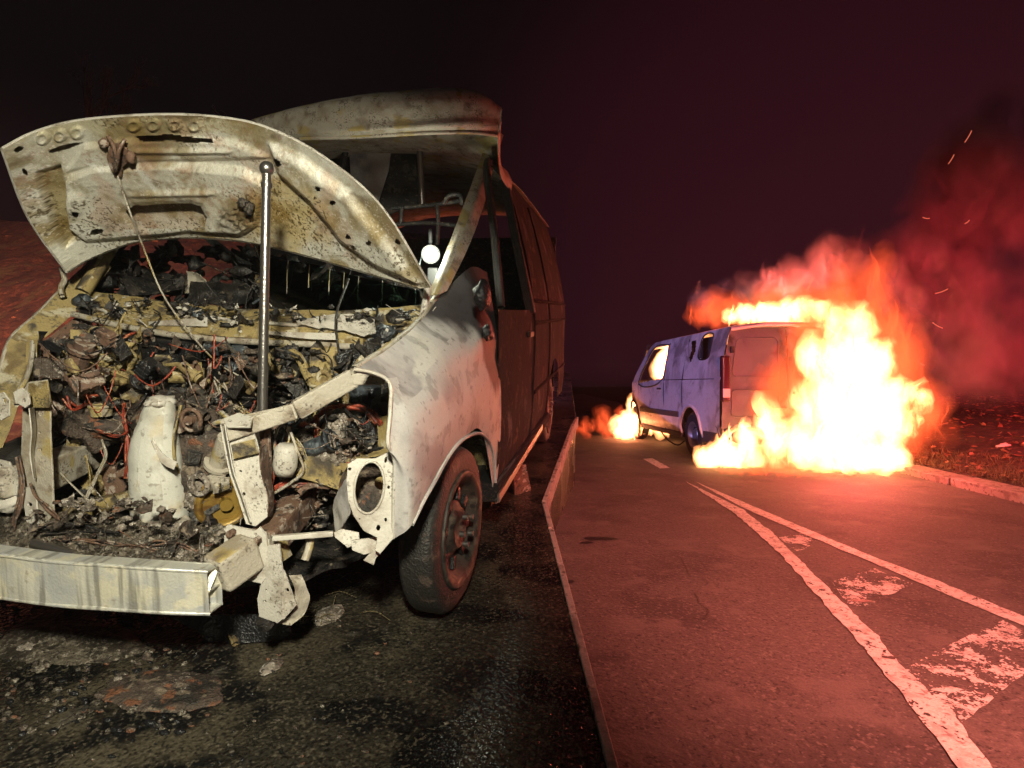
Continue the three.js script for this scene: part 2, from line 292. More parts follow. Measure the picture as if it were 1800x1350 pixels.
  const blade = new THREE.PlaneGeometry(0.012, 1, 1, 4).translate(0, 0.5, 0); { const p = blade.attributes.position; for (let i = 0; i < p.count; i++) { const y = p.getY(i); p.setXYZ(i, p.getX(i) * (1 - y * 0.9), y * (1 - 0.18 * y), 0.45 * y * y); } blade.computeVertexNormals(); }
  const gm = new THREE.InstancedMesh(blade, std({ color: lin(1, 1, 1), roughness: 0.7 }), 6000), m4 = new THREE.Matrix4(), cc = new THREE.Color();
  for (let i = 0; i < 6000; i++) {
    const z = -3 - 7 * rnd() + rr(-0.2, 0.2), x = k1.x + (z - k1.z) / kd.z * kd.x + 0.3 + 0.9 * Math.pow(rnd(), 1.6), s = rr(0.06, 0.19) * (0.6 + 0.8 * Math.max(0, fbm(x * 2, z * 2, 7, 2) + 0.4));
    gm.setMatrixAt(i, m4.compose(v3(x, vergeY(x, z) - 0.01, z), new THREE.Quaternion().setFromEuler(new THREE.Euler(rr(-0.5, 0.5), rr(0, 6.28), rr(-0.4, 0.4))), v3(1, s, s))); const b = rr(0.5, 1.3); gm.setColorAt(i, cc.setRGB(0.12 * b, 0.1 * b, 0.04 * b));
  }
  gm.name = 'verge_grass'; gm.castShadow = gm.receiveShadow = true; scene.add(gm); tag(gm, 'dry grass tufts growing along the kerb edge', 'grass', null, 'stuff');
  // pale scrap of rubbish lying in the leaves
  const sc = onRoad(1765, 787, 0.25); tag(mesh('paper_scrap', lump(v3(sc.x, 0.26, sc.z), [0.09, 0.05, 0.06], 4, 2, 0.6, 2.2), std({ color: lin(0.5, 0.48, 0.45), roughness: 0.9 })), 'pale crumpled scrap of paper lying on the leafy verge', 'litter');

  // ---- sooty wet apron that carries the burnt van; it climbs away from the road
  const e = [VY(1062, 1350, 0), VY(950, 882, 0), VY(985, 792, 0), VY(1002, 748, 0)], near = e[0].clone().addScaledVector(e[0].clone().sub(e[1]).normalize(), 1.9);
  const apronPts = [near, e[0], e[1], e[2], e[3], v3(1.04, 0, -4.3), v3(0.6, 0, -9), v3(-9, 0, -9), v3(-9, 0, near.z)];
  const shp = []; apronPts.forEach((a, i) => { const b = apronPts[(i + 1) % apronPts.length], n = Math.ceil(a.distanceTo(b) / 0.06); for (let k = 0; k < n; k++) { const q = a.clone().lerp(b, k / n); const w = i < 4 ? 0.012 : 0; shp.push(new THREE.Vector2(q.x + w * fbm(q.x * 8, q.z * 8, 1, 3), -q.z + w * fbm(q.x * 8, q.z * 8, 6, 3))); } });
  const ag = new THREE.ExtrudeGeometry(new THREE.Shape(shp), { depth: 0.9, bevelEnabled: true, bevelThickness: 0.012, bevelSize: 0.012, bevelSegments: 2 }).rotateX(-Math.PI / 2).translate(0, -0.912, 0);
  const ap = mesh('apron', boxUV(ag), wetMat); ap.applyMatrix4(vanMatrix); tag(ap, 'wet soot-blackened asphalt apron under the burnt van', 'pavement', null, 'structure');

  const edging = std({ map: kerbMat[0].map, bumpMap: kerbMat[0].bumpMap, bumpScale: 0.004, roughness: 0.85 }), eg = new THREE.Group(); eg.name = 'apron_edging'; scene.add(eg); eg.applyMatrix4(vanMatrix); tag(eg, 'narrow concrete edging stones along the sooty apron', 'kerb', null, 'structure');
  for (const [a, b] of [[near, e[1]], [e[1], e[2]], [e[2], e[3]], [e[3], apronPts[5]]]) { const n = Math.max(1, Math.round(a.distanceTo(b) / 0.45)); for (let k = 0; k < n; k++) { const p = a.clone().lerp(b, (k + 0.012) / n), q = a.clone().lerp(b, (k + 0.988) / n); for (const t of [p, q]) t.add(v3(0.022, -0.05 + rr(-0.002, 0.002), 0)); mesh('edging_stone', boxUV(bar(p, q, 0.03, 0.115, 0.006)), edging, eg); } }

  // ---- leaf-covered bank beyond the burnt van
  const apronY = (x, z) => -0.045 + 0.1228 * -z - 0.009 * x;
  const bankY = (x, z) => { const d = -z, edge = 5.4 + 1.6 * sstep(x, -3.4, -1.8) + 0.3 * fbm(x * 0.5, z * 0.5, 4, 2), s = d - edge; return apronY(x, z) - 0.03 + (s > 0 ? Math.min(s, 5.6) * 0.47 + 0.35 * fbm(x * 0.9, z * 0.9, 9, 3) * sstep(s, 0, 1) : -0.1 + 0.05 * s) ; };
  const bg = [];
  for (let j = 0; j <= 60; j++) { const line = []; for (let i = 0; i <= 70; i++) { const z = -4.9 - 14 * Math.pow(j / 60, 1.4), x = -17 + 17.1 * i / 70 - 0.0 * j; const drop = sstep(x, -1.4, -0.1) * 2.6 * sstep(-z, 7, 9); line.push(v3(x, bankY(x, z) - drop, z)); } bg.push(line); }
  tag(mesh('bank', sheetOf(bg.reverse(), 0.1), soilMat), 'bank of dark earth and leaves rising beyond the burnt van', 'bank', null, 'structure');
  strew('bank_leaves', 16000, () => { const z = -5.2 - 7 * Math.pow(rnd(), 1.1), x = -13 + 12.6 * rnd(); return v3(x, bankY(x, z) - sstep(x, -1.4, -0.1) * 2.6 * sstep(-z, 7, 9) + rr(0, 0.05), z); }, [0.05, 0.15], 'reddish brown leaf litter covering the bank beyond the burnt van', brown);
  // bare trees on the bank
  const bark = std({ color: lin(0.1, 0.085, 0.075), roughness: 0.9 });
  const bareTree = (x, z, h, seed, label) => {
    const t = thing('bare_tree', label, 'tree', 'bare trees standing on the dark bank'); t.position.set(x, bankY(x, z) - 0.1, z);
    const r = mulberry(seed), R = (a, b) => a + (b - a) * r(), branches = [];
    const trunk = tube([v3(0, 0, 0), v3(R(-0.1, 0.1), h * 0.35, R(-0.1, 0.1)), v3(R(-0.2, 0.2), h * 0.7, R(-0.2, 0.2)), v3(R(-0.3, 0.3), h, 0)], 0.05, 7, 14);
    const grow = (p, d, L, rad, lev) => { const q = p.clone().addScaledVector(d, L * 0.5).add(v3(R(-0.05, 0.05), R(0, 0.08), R(-0.05, 0.05))), e2 = p.clone().addScaledVector(d, L); branches.push(tube([p, q, e2], rad, 4, 4)); if (lev < 3) for (let k = 0; k < 4; k++) grow(p.clone().lerp(e2, R(0.35, 1)), d.clone().add(v3(R(-0.8, 0.8), R(-0.1, 0.8), R(-0.8, 0.8))).normalize(), L * R(0.45, 0.7), rad * 0.55, lev + 1); };
    for (let k = 0; k < 11; k++) grow(v3(0, h * R(0.25, 0.97), 0), v3(R(-1, 1), R(0.3, 1.1), R(-1, 1)).normalize(), h * R(0.16, 0.32), 0.018, 0);
    mesh('trunk', trunk, bark, t); mesh('crown', branches, bark, t);
  };
  bareTree(-9.4, -13.5, 3.6, 5, 'faint bare tree on the bank, the taller one left of the raised bonnet');
  bareTree(-6.0, -13.5, 2.7, 11, 'faint small bare tree on the bank just left of the burnt roof');
}

// ---------------------------------------------------------------- lamps outside the frame whose light falls on the place
const lampShell = std({ color: lin(0.03, 0.03, 0.03), roughness: 0.5 });
function spotLamp(name, label, pos, target, color, power, angle, glow, category = 'lamp', soft = 4, pen = 0.6) {
  const t = thing(name, label, category); t.position.copy(pos);
  const dir = target.clone().sub(pos).normalize(), q = new THREE.Quaternion().setFromUnitVectors(v3(0, 0, 1), dir);
  mesh('housing', new THREE.CylinderGeometry(0.11, 0.08, 0.14, 20).rotateX(Math.PI / 2).translate(0, 0, -0.09).applyQuaternion(q), lampShell, t);
  mesh('lens', new THREE.CylinderGeometry(0.1, 0.1, 0.012, 20).rotateX(Math.PI / 2).translate(0, 0, -0.012).applyQuaternion(q), new THREE.MeshStandardMaterial({ color: 0x111111, emissive: color, emissiveIntensity: glow }), t);
  mesh('mast', rod(v3(0, -pos.y, 0).addScaledVector(dir, -0.12), v3(0, 0, 0).addScaledVector(dir, -0.12), 0.022), lampShell, t);
  for (let k = 0; k < 3; k++) { const a = k * 2.094 + 0.4; mesh('leg', rod(v3(Math.cos(a) * 0.4, -pos.y, Math.sin(a) * 0.4).addScaledVector(dir, -0.12), v3(0, -pos.y + 0.5, 0).addScaledVector(dir, -0.12), 0.012), lampShell, t); }
  const l = new THREE.SpotLight(color, power, 0, angle, pen, 2); l.position.copy(pos).addScaledVector(dir, 0.03); l.target.position.copy(target); l.castShadow = true; l.shadow.radius = soft; scene.add(l, l.target); return t;
}
spotLamp('work_floodlight', 'white work floodlight on a tripod lighting the burnt engine bay', v3(0.1, 1.95, 0.8), v3(-1.3, 0.95, -1.9), lin(1, 0.95, 0.74), 47, 0.56, 6, 'floodlight', 5, 0.55);
spotLamp('amber_lamp', 'amber warning lamp on a tripod lighting the dry road', v3(2.2, 2.5, 1.8), v3(2.8, 0, -3.6), lin(1, 0.23, 0.17), 400, 0.58, 4, 'lamp', 6, 0.55);
spotLamp('blue_beacon', 'blue beacon lamp on a mast beside the burnt van', v3(-7.0, 3.6, -4.0), v3(2.6, 1.2, -9.8), lin(0.46, 0.38, 1), 190, 0.22, 4, 'lamp', 4, 0.6);
spotLamp('red_beacon', 'red beacon lamp on a mast above the verge', v3(5.6, 2.6, 1.6), v3(7.6, 1.5, -9), lin(1, 0.05, 0.07), 1250, 0.34, 4, 'lamp', 4, 0.8);
spotLamp('red_lamp', 'red lamp on a tripod lighting the leafy bank', v3(-3.4, 2.3, 0.6), v3(-6.0, 1.6, -7), lin(1, 0.3, 0.22), 900, 0.42, 3, 'lamp', 4, 0.8);

// ---------------------------------------------------------------- the burning van by the kerb
// skin(fn, nu, nv, hole): sheet from fn(u, v) with cells left out where hole(u, v); open edges stay thin sheet metal
function skin(fn, nu, nv, hole) {
  const pos = [], idx = [];
  for (let j = 0; j <= nv; j++) for (let i = 0; i <= nu; i++) { const p = fn(i / nu, j / nv); pos.push(p.x, p.y, p.z); }
  for (let j = 0; j < nv; j++) for (let i = 0; i < nu; i++) { if (hole && hole((i + 0.5) / nu, (j + 0.5) / nv)) continue; const a = j * (nu + 1) + i, b = a + 1, c = a + nu + 2, d = a + nu + 1; idx.push(a, b, c, a, c, d); }
  const g = new THREE.BufferGeometry(); g.setAttribute('position', new THREE.Float32BufferAttribute(pos, 3)); g.setIndex(idx); g.computeVertexNormals(); return boxUV(g);
}
const inPoly = (poly, x, y) => { let c = false; for (let i = 0, j = poly.length - 1; i < poly.length; j = i++) { const [xi, yi] = poly[i], [xj, yj] = poly[j]; if ((yi > y) !== (yj > y) && x < (xj - xi) * (y - yi) / (yj - yi) + xi) c = !c; } return c; };
const wheelGeo = (R, w) => new THREE.LatheGeometry([[R * 0.6, -w / 2], [R * 0.86, -w / 2 - 0.004], [R * 0.96, -w * 0.44], [R, -w * 0.3], [R, w * 0.3], [R * 0.96, w * 0.44], [R * 0.86, w / 2 + 0.004], [R * 0.6, w / 2]].map(([x, y]) => new THREE.Vector2(x, y)), 48).rotateZ(Math.PI / 2);
const rimGeo = (R, w) => new THREE.LatheGeometry([[0.0, 0.25], [0.12, 0.3], [0.2, 0.42], [0.24, 0.3], [0.36, 0.12], [0.46, 0.2], [0.52, 0.46], [0.6, 0.52], [0.63, 0.47], [0.6, 0.3], [0.55, -0.4], [0.62, -0.5]].map(([x, y]) => new THREE.Vector2(x * R, y * w)), 40).rotateZ(-Math.PI / 2);
{
  const van = thing('burning_van', 'pale panel van on fire at the kerb, tail towards the chevron', 'van');
  van.position.set(2.78, 0, -8.0); van.rotation.y = 5 * Math.PI / 180;
  const paint = std({ map: layered(512, [0.55, 0.55, 0.57], [{ c: [0.38, 0.37, 0.39], per: 6, lo: 0.45, hi: 0.7, s: 9, wx: 0.2, wy: 0.3 }, { c: [0.14, 0.12, 0.12], per: 4, lo: 0.58, hi: 0.74, s: 39, a: 0.75, o: 6, wx: 0.2, wy: 0.3 }, { c: [0.3, 0.28, 0.28], per: 40, lo: 0.6, hi: 0.8, s: 19, a: 0.5 }], 0.7, 0.05), roughness: 0.38 });
  const scorched = std({ map: layered(512, [0.13, 0.122, 0.13], [{ c: [0.075, 0.065, 0.068], per: 3, lo: 0.35, hi: 0.75, s: 9, o: 6, wx: 0.2, wy: 0.2 }, { c: [0.18, 0.17, 0.175], per: 5, lo: 0.5, hi: 0.8, s: 39, o: 6 }, { c: [0.02, 0.017, 0.017], per: 4, lo: 0.48, hi: 0.7, s: 29, o: 7, wx: 0.2, wy: 0.2 }], 0.6, 0.1), roughness: 0.7 });
  const black = std({ color: lin(0.012, 0.012, 0.013), roughness: 0.6 }), trim = std({ color: lin(0.05, 0.045, 0.045), roughness: 0.7 }), soot = std({ map: layered(256, [0.03, 0.025, 0.022], [{ c: [0.1, 0.08, 0.07], per: 8, lo: 0.55, hi: 0.7, s: 3 }], 1), roughness: 0.9 });
  const W = 1.88, L = 4.75;
  // how far the side lies inside the widest line at height y, and how high the body reaches at distance s from the tail
  const inset = (y) => y < 0.45 ? 0.05 * (0.45 - y) / 0.15 : y < 1.15 ? 0 : 0.012 + 0.17 * Math.pow((y - 1.15) / 0.8, 1.5);
  const topAt = (s) => s < 3.0 ? 1.93 : s < 3.35 ? 1.93 - 0.1 * Math.pow((s - 3.0) / 0.35, 2) : s < 4.05 ? lerp(1.83, 1.22, (s - 3.35) / 0.7) : s < 4.6 ? lerp(1.22, 1.02, (s - 4.05) / 0.55) : lerp(1.02, 0.8, (s - 4.6) / 0.15);
  const noseIn = (s) => 0.28 * Math.pow(clamp((s - 3.9) / 0.85, 0, 1), 2);
  const doorWin = [[2.28, 1.78], [2.28, 1.2], [3.62, 1.12], [3.42, 1.4], [3.05, 1.76]], sideWin = [[0.49, 1.8], [0.47, 1.5], [0.56, 1.46], [0.82, 1.47], [0.88, 1.52], [0.86, 1.79], [0.78, 1.83], [0.56, 1.83]], blot = [[1.1, 1.78], [1.03, 1.6], [1.12, 1.42], [1.22, 1.5], [1.18, 1.62], [1.28, 1.76]];
  const arch = (s, y) => Math.hypot(s - 1.02, y - 0.36) < 0.41 || Math.hypot(s - 4.0, y - 0.36) < 0.4;
  for (const side of [0, 1]) {
    const X = (y, s) => side ? W - inset(y) - noseIn(s) : inset(y) + noseIn(s);
    mesh('side_panel', skin((u, v) => { const s = u * L, t = topAt(s) - 0.06, y = lerp(0.3, t, v); return v3(X(y, s) + 0.004 * fbm(s * 3, y * 3, 1, 2), y, -s); }, 190, 76, (u, v) => {
      const s = u * L, y = lerp(0.3, topAt(s) - 0.06, v); return arch(s, y) || inPoly(doorWin, s, y) || (!side && (inPoly(sideWin, s, y) || inPoly(blot, s, y)));
    }), paint, van);
    const ring = (poly, name, r, mat) => mesh(name, tube([...poly, poly[0]].map(([s, y]) => v3(X(y, s) + (side ? 0.002 : -0.002), y, -s)), r, 6, 60), mat, van);
    ring(doorWin, 'window_frame', 0.014, black); if (!side) ring(sideWin, 'window_seal', 0.01, black);
    for (const c of [1.02, 4.0]) mesh('wheel_arch', tube(Array.from({ length: 15 }, (_, k) => { const a = Math.PI * (k / 14 * 1.04 - 0.02); return v3(X(0.36 + Math.sin(a) * 0.4, c + Math.cos(a) * 0.41) + (side ? 0.006 : -0.006), 0.36 + Math.sin(a) * 0.41, -(c + Math.cos(a) * 0.41)); }), 0.022, 6, 40), c > 2 ? trim : paint, van);
    // seams, rubbing strip, sliding door rail, handle
    const seam = (pts, w = 0.008) => mesh('panel_gap', tube(pts.map(([s, y]) => v3(X(y, s) + (side ? 0.001 : -0.001), y, -s)), w, 4, 24), black, van);
    seam([[2.2, 0.34], [2.2, 1.1], [2.24, 1.8]]); seam([[1.35, 0.36], [1.36, 1.1], [1.38, 1.8]]); seam([[3.62, 0.36], [3.66, 1.1]]); seam([[0.2, 1.17], [2.2, 1.17]], 0.006);
    mesh('rubbing_strip', bar(v3(X(0.62, 1.5) + (side ? 0.012 : -0.012), 0.62, -1.5), v3(X(0.62, 1.5) + (side ? 0.012 : -0.012), 0.62, -3.5), 0.028, 0.09, 0.008), trim, van);
    mesh('door_handle', boxUV(new RoundedBoxGeometry(0.03, 0.035, 0.16, 2, 0.01).translate(side ? W + 0.012 : -0.012, 1.02, -2.42)), black, van);
    mesh('sill', bar(v3(side ? W - 0.07 : 0.07, 0.3, -1.45), v3(side ? W - 0.07 : 0.07, 0.3, -3.55), 0.1, 0.08, 0.01), trim, van);
    for (const c of [1.02, 4.0]) {
      const w = new THREE.Group(); w.name = 'wheel'; w.position.set(side ? W - 0.14 : 0.14, 0.335, -c); if (!side) w.rotation.y = Math.PI; van.add(w);
      mesh('tyre', wheelGeo(0.335, 0.215), std({ color: lin(0.018, 0.017, 0.017), roughness: 0.85 }), w); mesh('rim', rimGeo(0.335, 0.2), std({ color: lin(0.42, 0.42, 0.44), roughness: 0.35, metalness: 0.8 }), w);
    }
  }
  // roof with stamped beads
  mesh('roof', skin((u, v) => { const s = u * 3.4, a = (v - 0.5) * 2, y = topAt(s) - 0.06 + 0.06 * (1 - Math.pow(Math.abs(a), 4)) + 0.006 * Math.cos(a * 16), x = W / 2 + a * (W / 2 - inset(topAt(s) - 0.06)); return v3(x, y + 0.05 * Math.sin(Math.min(s, 0.3) / 0.3 * Math.PI / 2) - 0.05, -s); }, 60, 60), paint, van);
  mesh('bonnet', skin((u, v) => { const s = lerp(4.05, L, u), a = (v - 0.5) * 2; return v3(W / 2 + a * (W / 2 - noseIn(s) - inset(topAt(s))), topAt(s) - 0.06 + 0.05 * (1 - a * a), -s); }, 16, 20), soot, van);
  mesh('front_panel', skin((u, v) => { const a = (u - 0.5) * 2; return v3(W / 2 + a * (W / 2 - noseIn(L)), lerp(0.3, 0.76, v), -L - 0.12 * (1 - a * a)); }, 20, 8), soot, van);
  for (const x of [0.12, W - 0.12]) mesh('windscreen_pillar', bar(v3(x, 1.84, -3.36), v3(x, 1.16, -4.06), 0.07, 0.06, 0.01), soot, van);
  mesh('floor_pan', boxUV(new RoundedBoxGeometry(W - 0.2, 0.06, L - 0.5, 1, 0.01).translate(W / 2, 0.42, -L / 2)), soot, van);
  mesh('lining_panel', boxUV(new RoundedBoxGeometry(0.012, 1.3, 1.7, 1, 0.004).translate(0.24, 1.15, -1.2)), soot, van);
  mesh('bulkhead', boxUV(new RoundedBoxGeometry(W - 0.3, 1.35, 0.03, 1, 0.005).translate(W / 2, 1.1, -2.15)), soot, van);
  // tail: two doors, frame, lights, bumper, plate
  const rearX = (y, a) => W / 2 + a * (W / 2 - inset(y));
  const back = (x0, x1) => skin((u, v) => { const y = lerp(0.5, 1.86, v), a = lerp(x0, x1, u); return v3(rearX(y, a), y, 0.03 * (1 - a * a) + (y > 1.2 ? -0.06 * Math.pow((y - 1.2) / 0.66, 2) : 0) + 0.012 * sstep(Math.abs(y - 0.86), 0.2, 0.16)); }, 24, 40);
  for (const [a, b] of [[-0.97, -0.012], [0.012, 0.97]]) { const d = mesh('rear_door', back(a, b), scorched, van); for (const [y0, y1] of [[1.2, 1.72], [0.66, 1.02]]) { const m = (a + b) / 2, h = 0.34, q = [[m - h, y0], [m + h, y0], [m + h, y1], [m - h, y1]].flatMap(([x, y], i, l) => { const [x2, y2] = l[(i + 1) % 4]; return [0.08, 0.35, 0.65, 0.92].map((k) => [lerp(x, x2, k), lerp(y, y2, k)]); }); mesh('pressed_edge', tube([...q, q[0]].map(([x, y]) => v3(rearX(y, x), y, 0.034 * (1 - x * x) + (y > 1.2 ? -0.06 * Math.pow((y - 1.2) / 0.66, 2) : 0) + 0.012 * sstep(Math.abs(y - 0.86), 0.2, 0.16))), 0.009, 5, 80), scorched, d); }
    mesh('handle', boxUV(new RoundedBoxGeometry(0.16, 0.04, 0.03, 2, 0.01).translate(W / 2 + (a + b) * 0.14 * Math.sign(a + b), 0.98, 0.055)), black, d); }
  mesh('roof_edge', tube([v3(0.16, 1.84, -0.02), v3(W * 0.3, 1.9, 0), v3(W / 2, 1.91, 0), v3(W * 0.7, 1.9, 0), v3(W - 0.16, 1.84, -0.02)], 0.03, 8, 30), paint, van);
  for (const s of [-1, 1]) {
    const tl = mesh('tail_light', boxUV(new RoundedBoxGeometry(0.12, 0.62, 0.1, 3, 0.03).translate(W / 2 + s * (W / 2 - 0.075), 1.17, 0.0)), std({ color: lin(0.05, 0.012, 0.018), roughness: 0.25 }), van);
    mesh('reversing_lens', boxUV(new RoundedBoxGeometry(0.1, 0.12, 0.02, 2, 0.008).translate(W / 2 + s * (W / 2 - 0.075), 0.98, 0.045)), std({ color: lin(0.5, 0.5, 0.52), roughness: 0.25 }), tl);
    mesh('door_hinge', boxUV(new RoundedBoxGeometry(0.05, 0.09, 0.03, 1, 0.008).translate(W / 2 + s * (W / 2 - 0.17), 1.56, 0.01)), black, van);
  }
  mesh('rear_bumper', skin((u, v) => { const a = (u - 0.5) * 2, q = v * Math.PI; return v3(W / 2 + a * (W / 2 + 0.005), lerp(0.27, 0.53, v), 0.1 * Math.pow(Math.sin(q), 0.4) - 0.16 * Math.pow(Math.abs(a), 8) + 0.02); }, 40, 12), trim, van);
  mesh('bumper_corner', boxUV(new RoundedBoxGeometry(0.05, 0.26, 0.55, 2, 0.02).translate(0.03, 0.4, -0.3)), trim, van);
  mesh('number_plate', boxUV(new RoundedBoxGeometry(0.5, 0.11, 0.012, 1, 0.004).translate(W / 2 + 0.0, 0.72, 0.052)), std({ color: lin(0.5, 0.48, 0.4), roughness: 0.5 }), van);
  // sagging strip that hangs under the side
  mesh('melted_strip', tube([v3(0.06, 0.26, -2.5), v3(0.0, 0.17, -2.0), v3(0.03, 0.12, -1.6), v3(0.05, 0.2, -1.4)], 0.012, 6, 20), black, van);
}

// ---------------------------------------------------------------- fire, smoke, sparks
// a wisp: crumpled round scrap of burning gas or smoke whose density thins out to its edge
function wisp(n = 5, m = 12, seed = 1) {
  const pos = [], col = [], idx = [];
  pos.push(0, 0, 0); col.push(1, 1, 1, 1);
  for (let r = 1; r <= n; r++) for (let k = 0; k < m; k++) {
    const a = (k + 0.5 * (r % 2)) / m * 2 * Math.PI, q = r / n * (1 + 0.3 * n3(Math.cos(a) * 1.5 + seed * 5, Math.sin(a) * 1.5, seed)), x = Math.cos(a) * q, y = Math.sin(a) * q;
    pos.push(x, y, 0.5 * fbm(x * 1.3 + seed * 9, y * 1.3, seed, 2)); const d = Math.pow(1 - (r / n) ** 2, 1.3) * clamp(0.75 + 0.9 * n3(x * 2.2, y * 2.2, seed * 3.3), 0.1, 1); col.push(1, 1, 1, d);
  }
  for (let k = 0; k < m; k++) idx.push(0, 1 + k, 1 + (k + 1) % m);
  for (let r = 0; r < n - 1; r++) for (let k = 0; k < m; k++) { const a = 1 + r * m + k, b = 1 + r * m + (k + 1) % m, c = a + m, d = b + m; idx.push(a, c, b, b, c, d); }
  const g = new THREE.BufferGeometry(); g.setAttribute('position', new THREE.Float32BufferAttribute(pos, 3)); g.setAttribute('color', new THREE.Float32BufferAttribute(col, 4)); g.setIndex(idx); g.computeVertexNormals(); return g;
}
function cloudOf(name, label, category, mat, blobs, size, stretch, seed, lumpy = 0) {
  const r = mulberry(seed), R = (a, b) => a + (b - a) * r(), mats = [], m = new THREE.Matrix4();
  for (const [c, rad, count] of blobs) for (let i = 0; i < count; i++) {
    let x, y, z; do { x = R(-1, 1); y = R(-1, 1); z = R(-1, 1); } while (x * x + y * y + z * z > 1);
    let s = R(size[0], size[1]); const p = v3(c.x + x * rad[0], c.y + y * rad[1], c.z + z * rad[2]);
    if (p.y < 0.05) p.y = R(0.04, 0.2); if (p.y < 0.4) s *= 0.45 + 1.3 * p.y;
    if (lumpy && fbm(p.x * lumpy, p.y * lumpy, p.z * lumpy, 3) < R(-0.12, 0.05)) continue;
    mats.push(m.compose(p, new THREE.Quaternion().setFromEuler(new THREE.Euler(R(-0.7, 0.7), R(-1.4, 1.4), R(-0.6, 0.6))), v3(s, s * stretch, s)).clone());
  }
  const im = new THREE.InstancedMesh(wisp(5, 12, seed), mat, mats.length); mats.forEach((k, i) => im.setMatrixAt(i, k));
  im.name = numbered(name); scene.add(im); return tag(im, label, category, null, 'stuff');
}
const hot = new THREE.MeshStandardMaterial({ color: 0x000000, emissive: lin(1, 0.36, 0.12), emissiveIntensity: 15, transparent: true, opacity: 0.5, vertexColors: true, roughness: 1, side: THREE.DoubleSide });
const mantle = new THREE.MeshStandardMaterial({ color: 0x000000, emissive: lin(1, 0.1, 0.025), emissiveIntensity: 3, transparent: true, opacity: 0.16, vertexColors: true, roughness: 1, side: THREE.DoubleSide });
const smokeMat = (c, o) => new THREE.MeshPhysicalMaterial({ color: lin(...c), transparent: true, opacity: o, vertexColors: true, roughness: 1, transmission: 0.5, thickness: 0, specularIntensity: 0, side: THREE.DoubleSide });
cloudOf('rear_fire', 'white-hot fire wrapped round the tail of the burning van', 'fire', hot, [
  [at(1490, 660, 7.9), [0.38, 0.42, 0.32], 120], [at(1492, 725, 7.8), [0.66, 0.46, 0.4], 220], [at(1450, 788, 7.7), [0.74, 0.16, 0.45], 130], [at(1490, 800, 7.6), [0.7, 0.14, 0.5], 80], [at(1285, 806, 7.9), [0.45, 0.06, 0.2], 46], [at(1276, 780, 8.0), [0.05, 0.12, 0.06], 8], [at(1350, 748, 7.9), [0.08, 0.2, 0.1], 14], [at(1310, 778, 7.9), [0.06, 0.14, 0.1], 10],
  [at(1425, 640, 7.9), [0.07, 0.26, 0.1], 10], [at(1468, 600, 7.9), [0.06, 0.26, 0.1], 9], [at(1515, 590, 7.9), [0.07, 0.22, 0.1], 9], [at(1552, 650, 7.9), [0.06, 0.25, 0.1], 9], [at(1580, 710, 7.9), [0.07, 0.2, 0.1], 9],
], [0.1, 0.3], 1.25, 3);
cloudOf('rear_fire_edge', 'yellow and orange flame edge around the white fire at the tail', 'fire', mantle, [
  [at(1400, 810, 7.3), [1.2, 0.1, 0.4], 60], [at(1420, 560, 7.9), [0.08, 0.4, 0.1], 12], [at(1480, 520, 7.9), [0.08, 0.4, 0.1], 12], [at(1535, 520, 7.9), [0.08, 0.4, 0.1], 12], [at(1590, 620, 7.9), [0.08, 0.35, 0.1], 12], [at(1488, 610, 7.9), [0.75, 0.7, 0.5], 110], [at(1480, 720, 7.8), [1.15, 0.7, 0.5], 140], [at(1590, 735, 7.8), [0.5, 0.35, 0.3], 50], [at(1400, 700, 7.7), [0.4, 0.5, 0.25], 30], [at(1450, 790, 7.6), [1.0, 0.22, 0.4], 70],
], [0.14, 0.36], 1.4, 5);
cloudOf('fire_tongue', 'curled flame tongue licking out over the verge', 'fire', hot, [[at(1600, 745, 7.8), [0.17, 0.12, 0.1], 12], [at(1615, 700, 7.8), [0.07, 0.1, 0.08], 9], [at(1565, 760, 7.8), [0.2, 0.1, 0.1], 12]], [0.05, 0.14], 1.3, 6);
cloudOf('roof_fire', 'yellow fire rolling along the roof of the burning van', 'fire', hot, [[at(1400, 548, 8.9), [0.36, 0.1, 0.5], 45], [at(1330, 552, 9.4), [0.4, 0.07, 0.6], 26]], [0.08, 0.2], 1.0, 8);
cloudOf('roof_fire_edge', 'orange flame sheet blowing above the van roof', 'fire', mantle, [[at(1400, 530, 9), [0.6, 0.25, 0.6], 60], [at(1310, 540, 9.8), [0.7, 0.2, 0.8], 60], [at(1250, 550, 10.4), [0.5, 0.12, 0.6], 22]], [0.12, 0.3], 1.0, 9);
cloudOf('cab_fire', 'white fire filling the cab behind the open door window', 'fire', hot, [[v3(3.02, 1.42, -10.85), [0.36, 0.33, 0.55], 170]], [0.1, 0.24], 1.2, 12);
cloudOf('front_fire', 'fire burning low around the front wheel of the burning van', 'fire', hot, [[at(1108, 752, 12.0), [0.36, 0.2, 0.4], 90], [at(1115, 715, 12.4), [0.1, 0.16, 0.1], 12], [at(1160, 750, 11.4), [0.2, 0.05, 0.3], 14]], [0.08, 0.22], 1.2, 14);
cloudOf('front_fire_edge', 'orange flame edge spreading from the front wheel', 'fire', mantle, [[at(1090, 748, 12.0), [0.55, 0.3, 0.5], 50], [at(1040, 755, 12.2), [0.6, 0.12, 0.4], 22]], [0.1, 0.26], 1.2, 15);
cloudOf('fire_smoke', 'thick smoke billowing orange above the roof fire', 'smoke', smokeMat([0.5, 0.48, 0.46], 0.3), [
  [at(1460, 480, 9.2), [0.5, 0.5, 0.5], 170], [at(1400, 505, 9.4), [0.7, 0.33, 0.6], 130], [at(1300, 525, 10.0), [0.75, 0.25, 0.7], 110], [at(1540, 520, 9.2), [0.7, 0.6, 0.6], 170], [at(1475, 440, 9.4), [0.32, 0.24, 0.3], 60], [at(1610, 520, 9.4), [0.6, 0.6, 0.6], 110],
], [0.12, 0.32], 1.0, 21, 1.6);
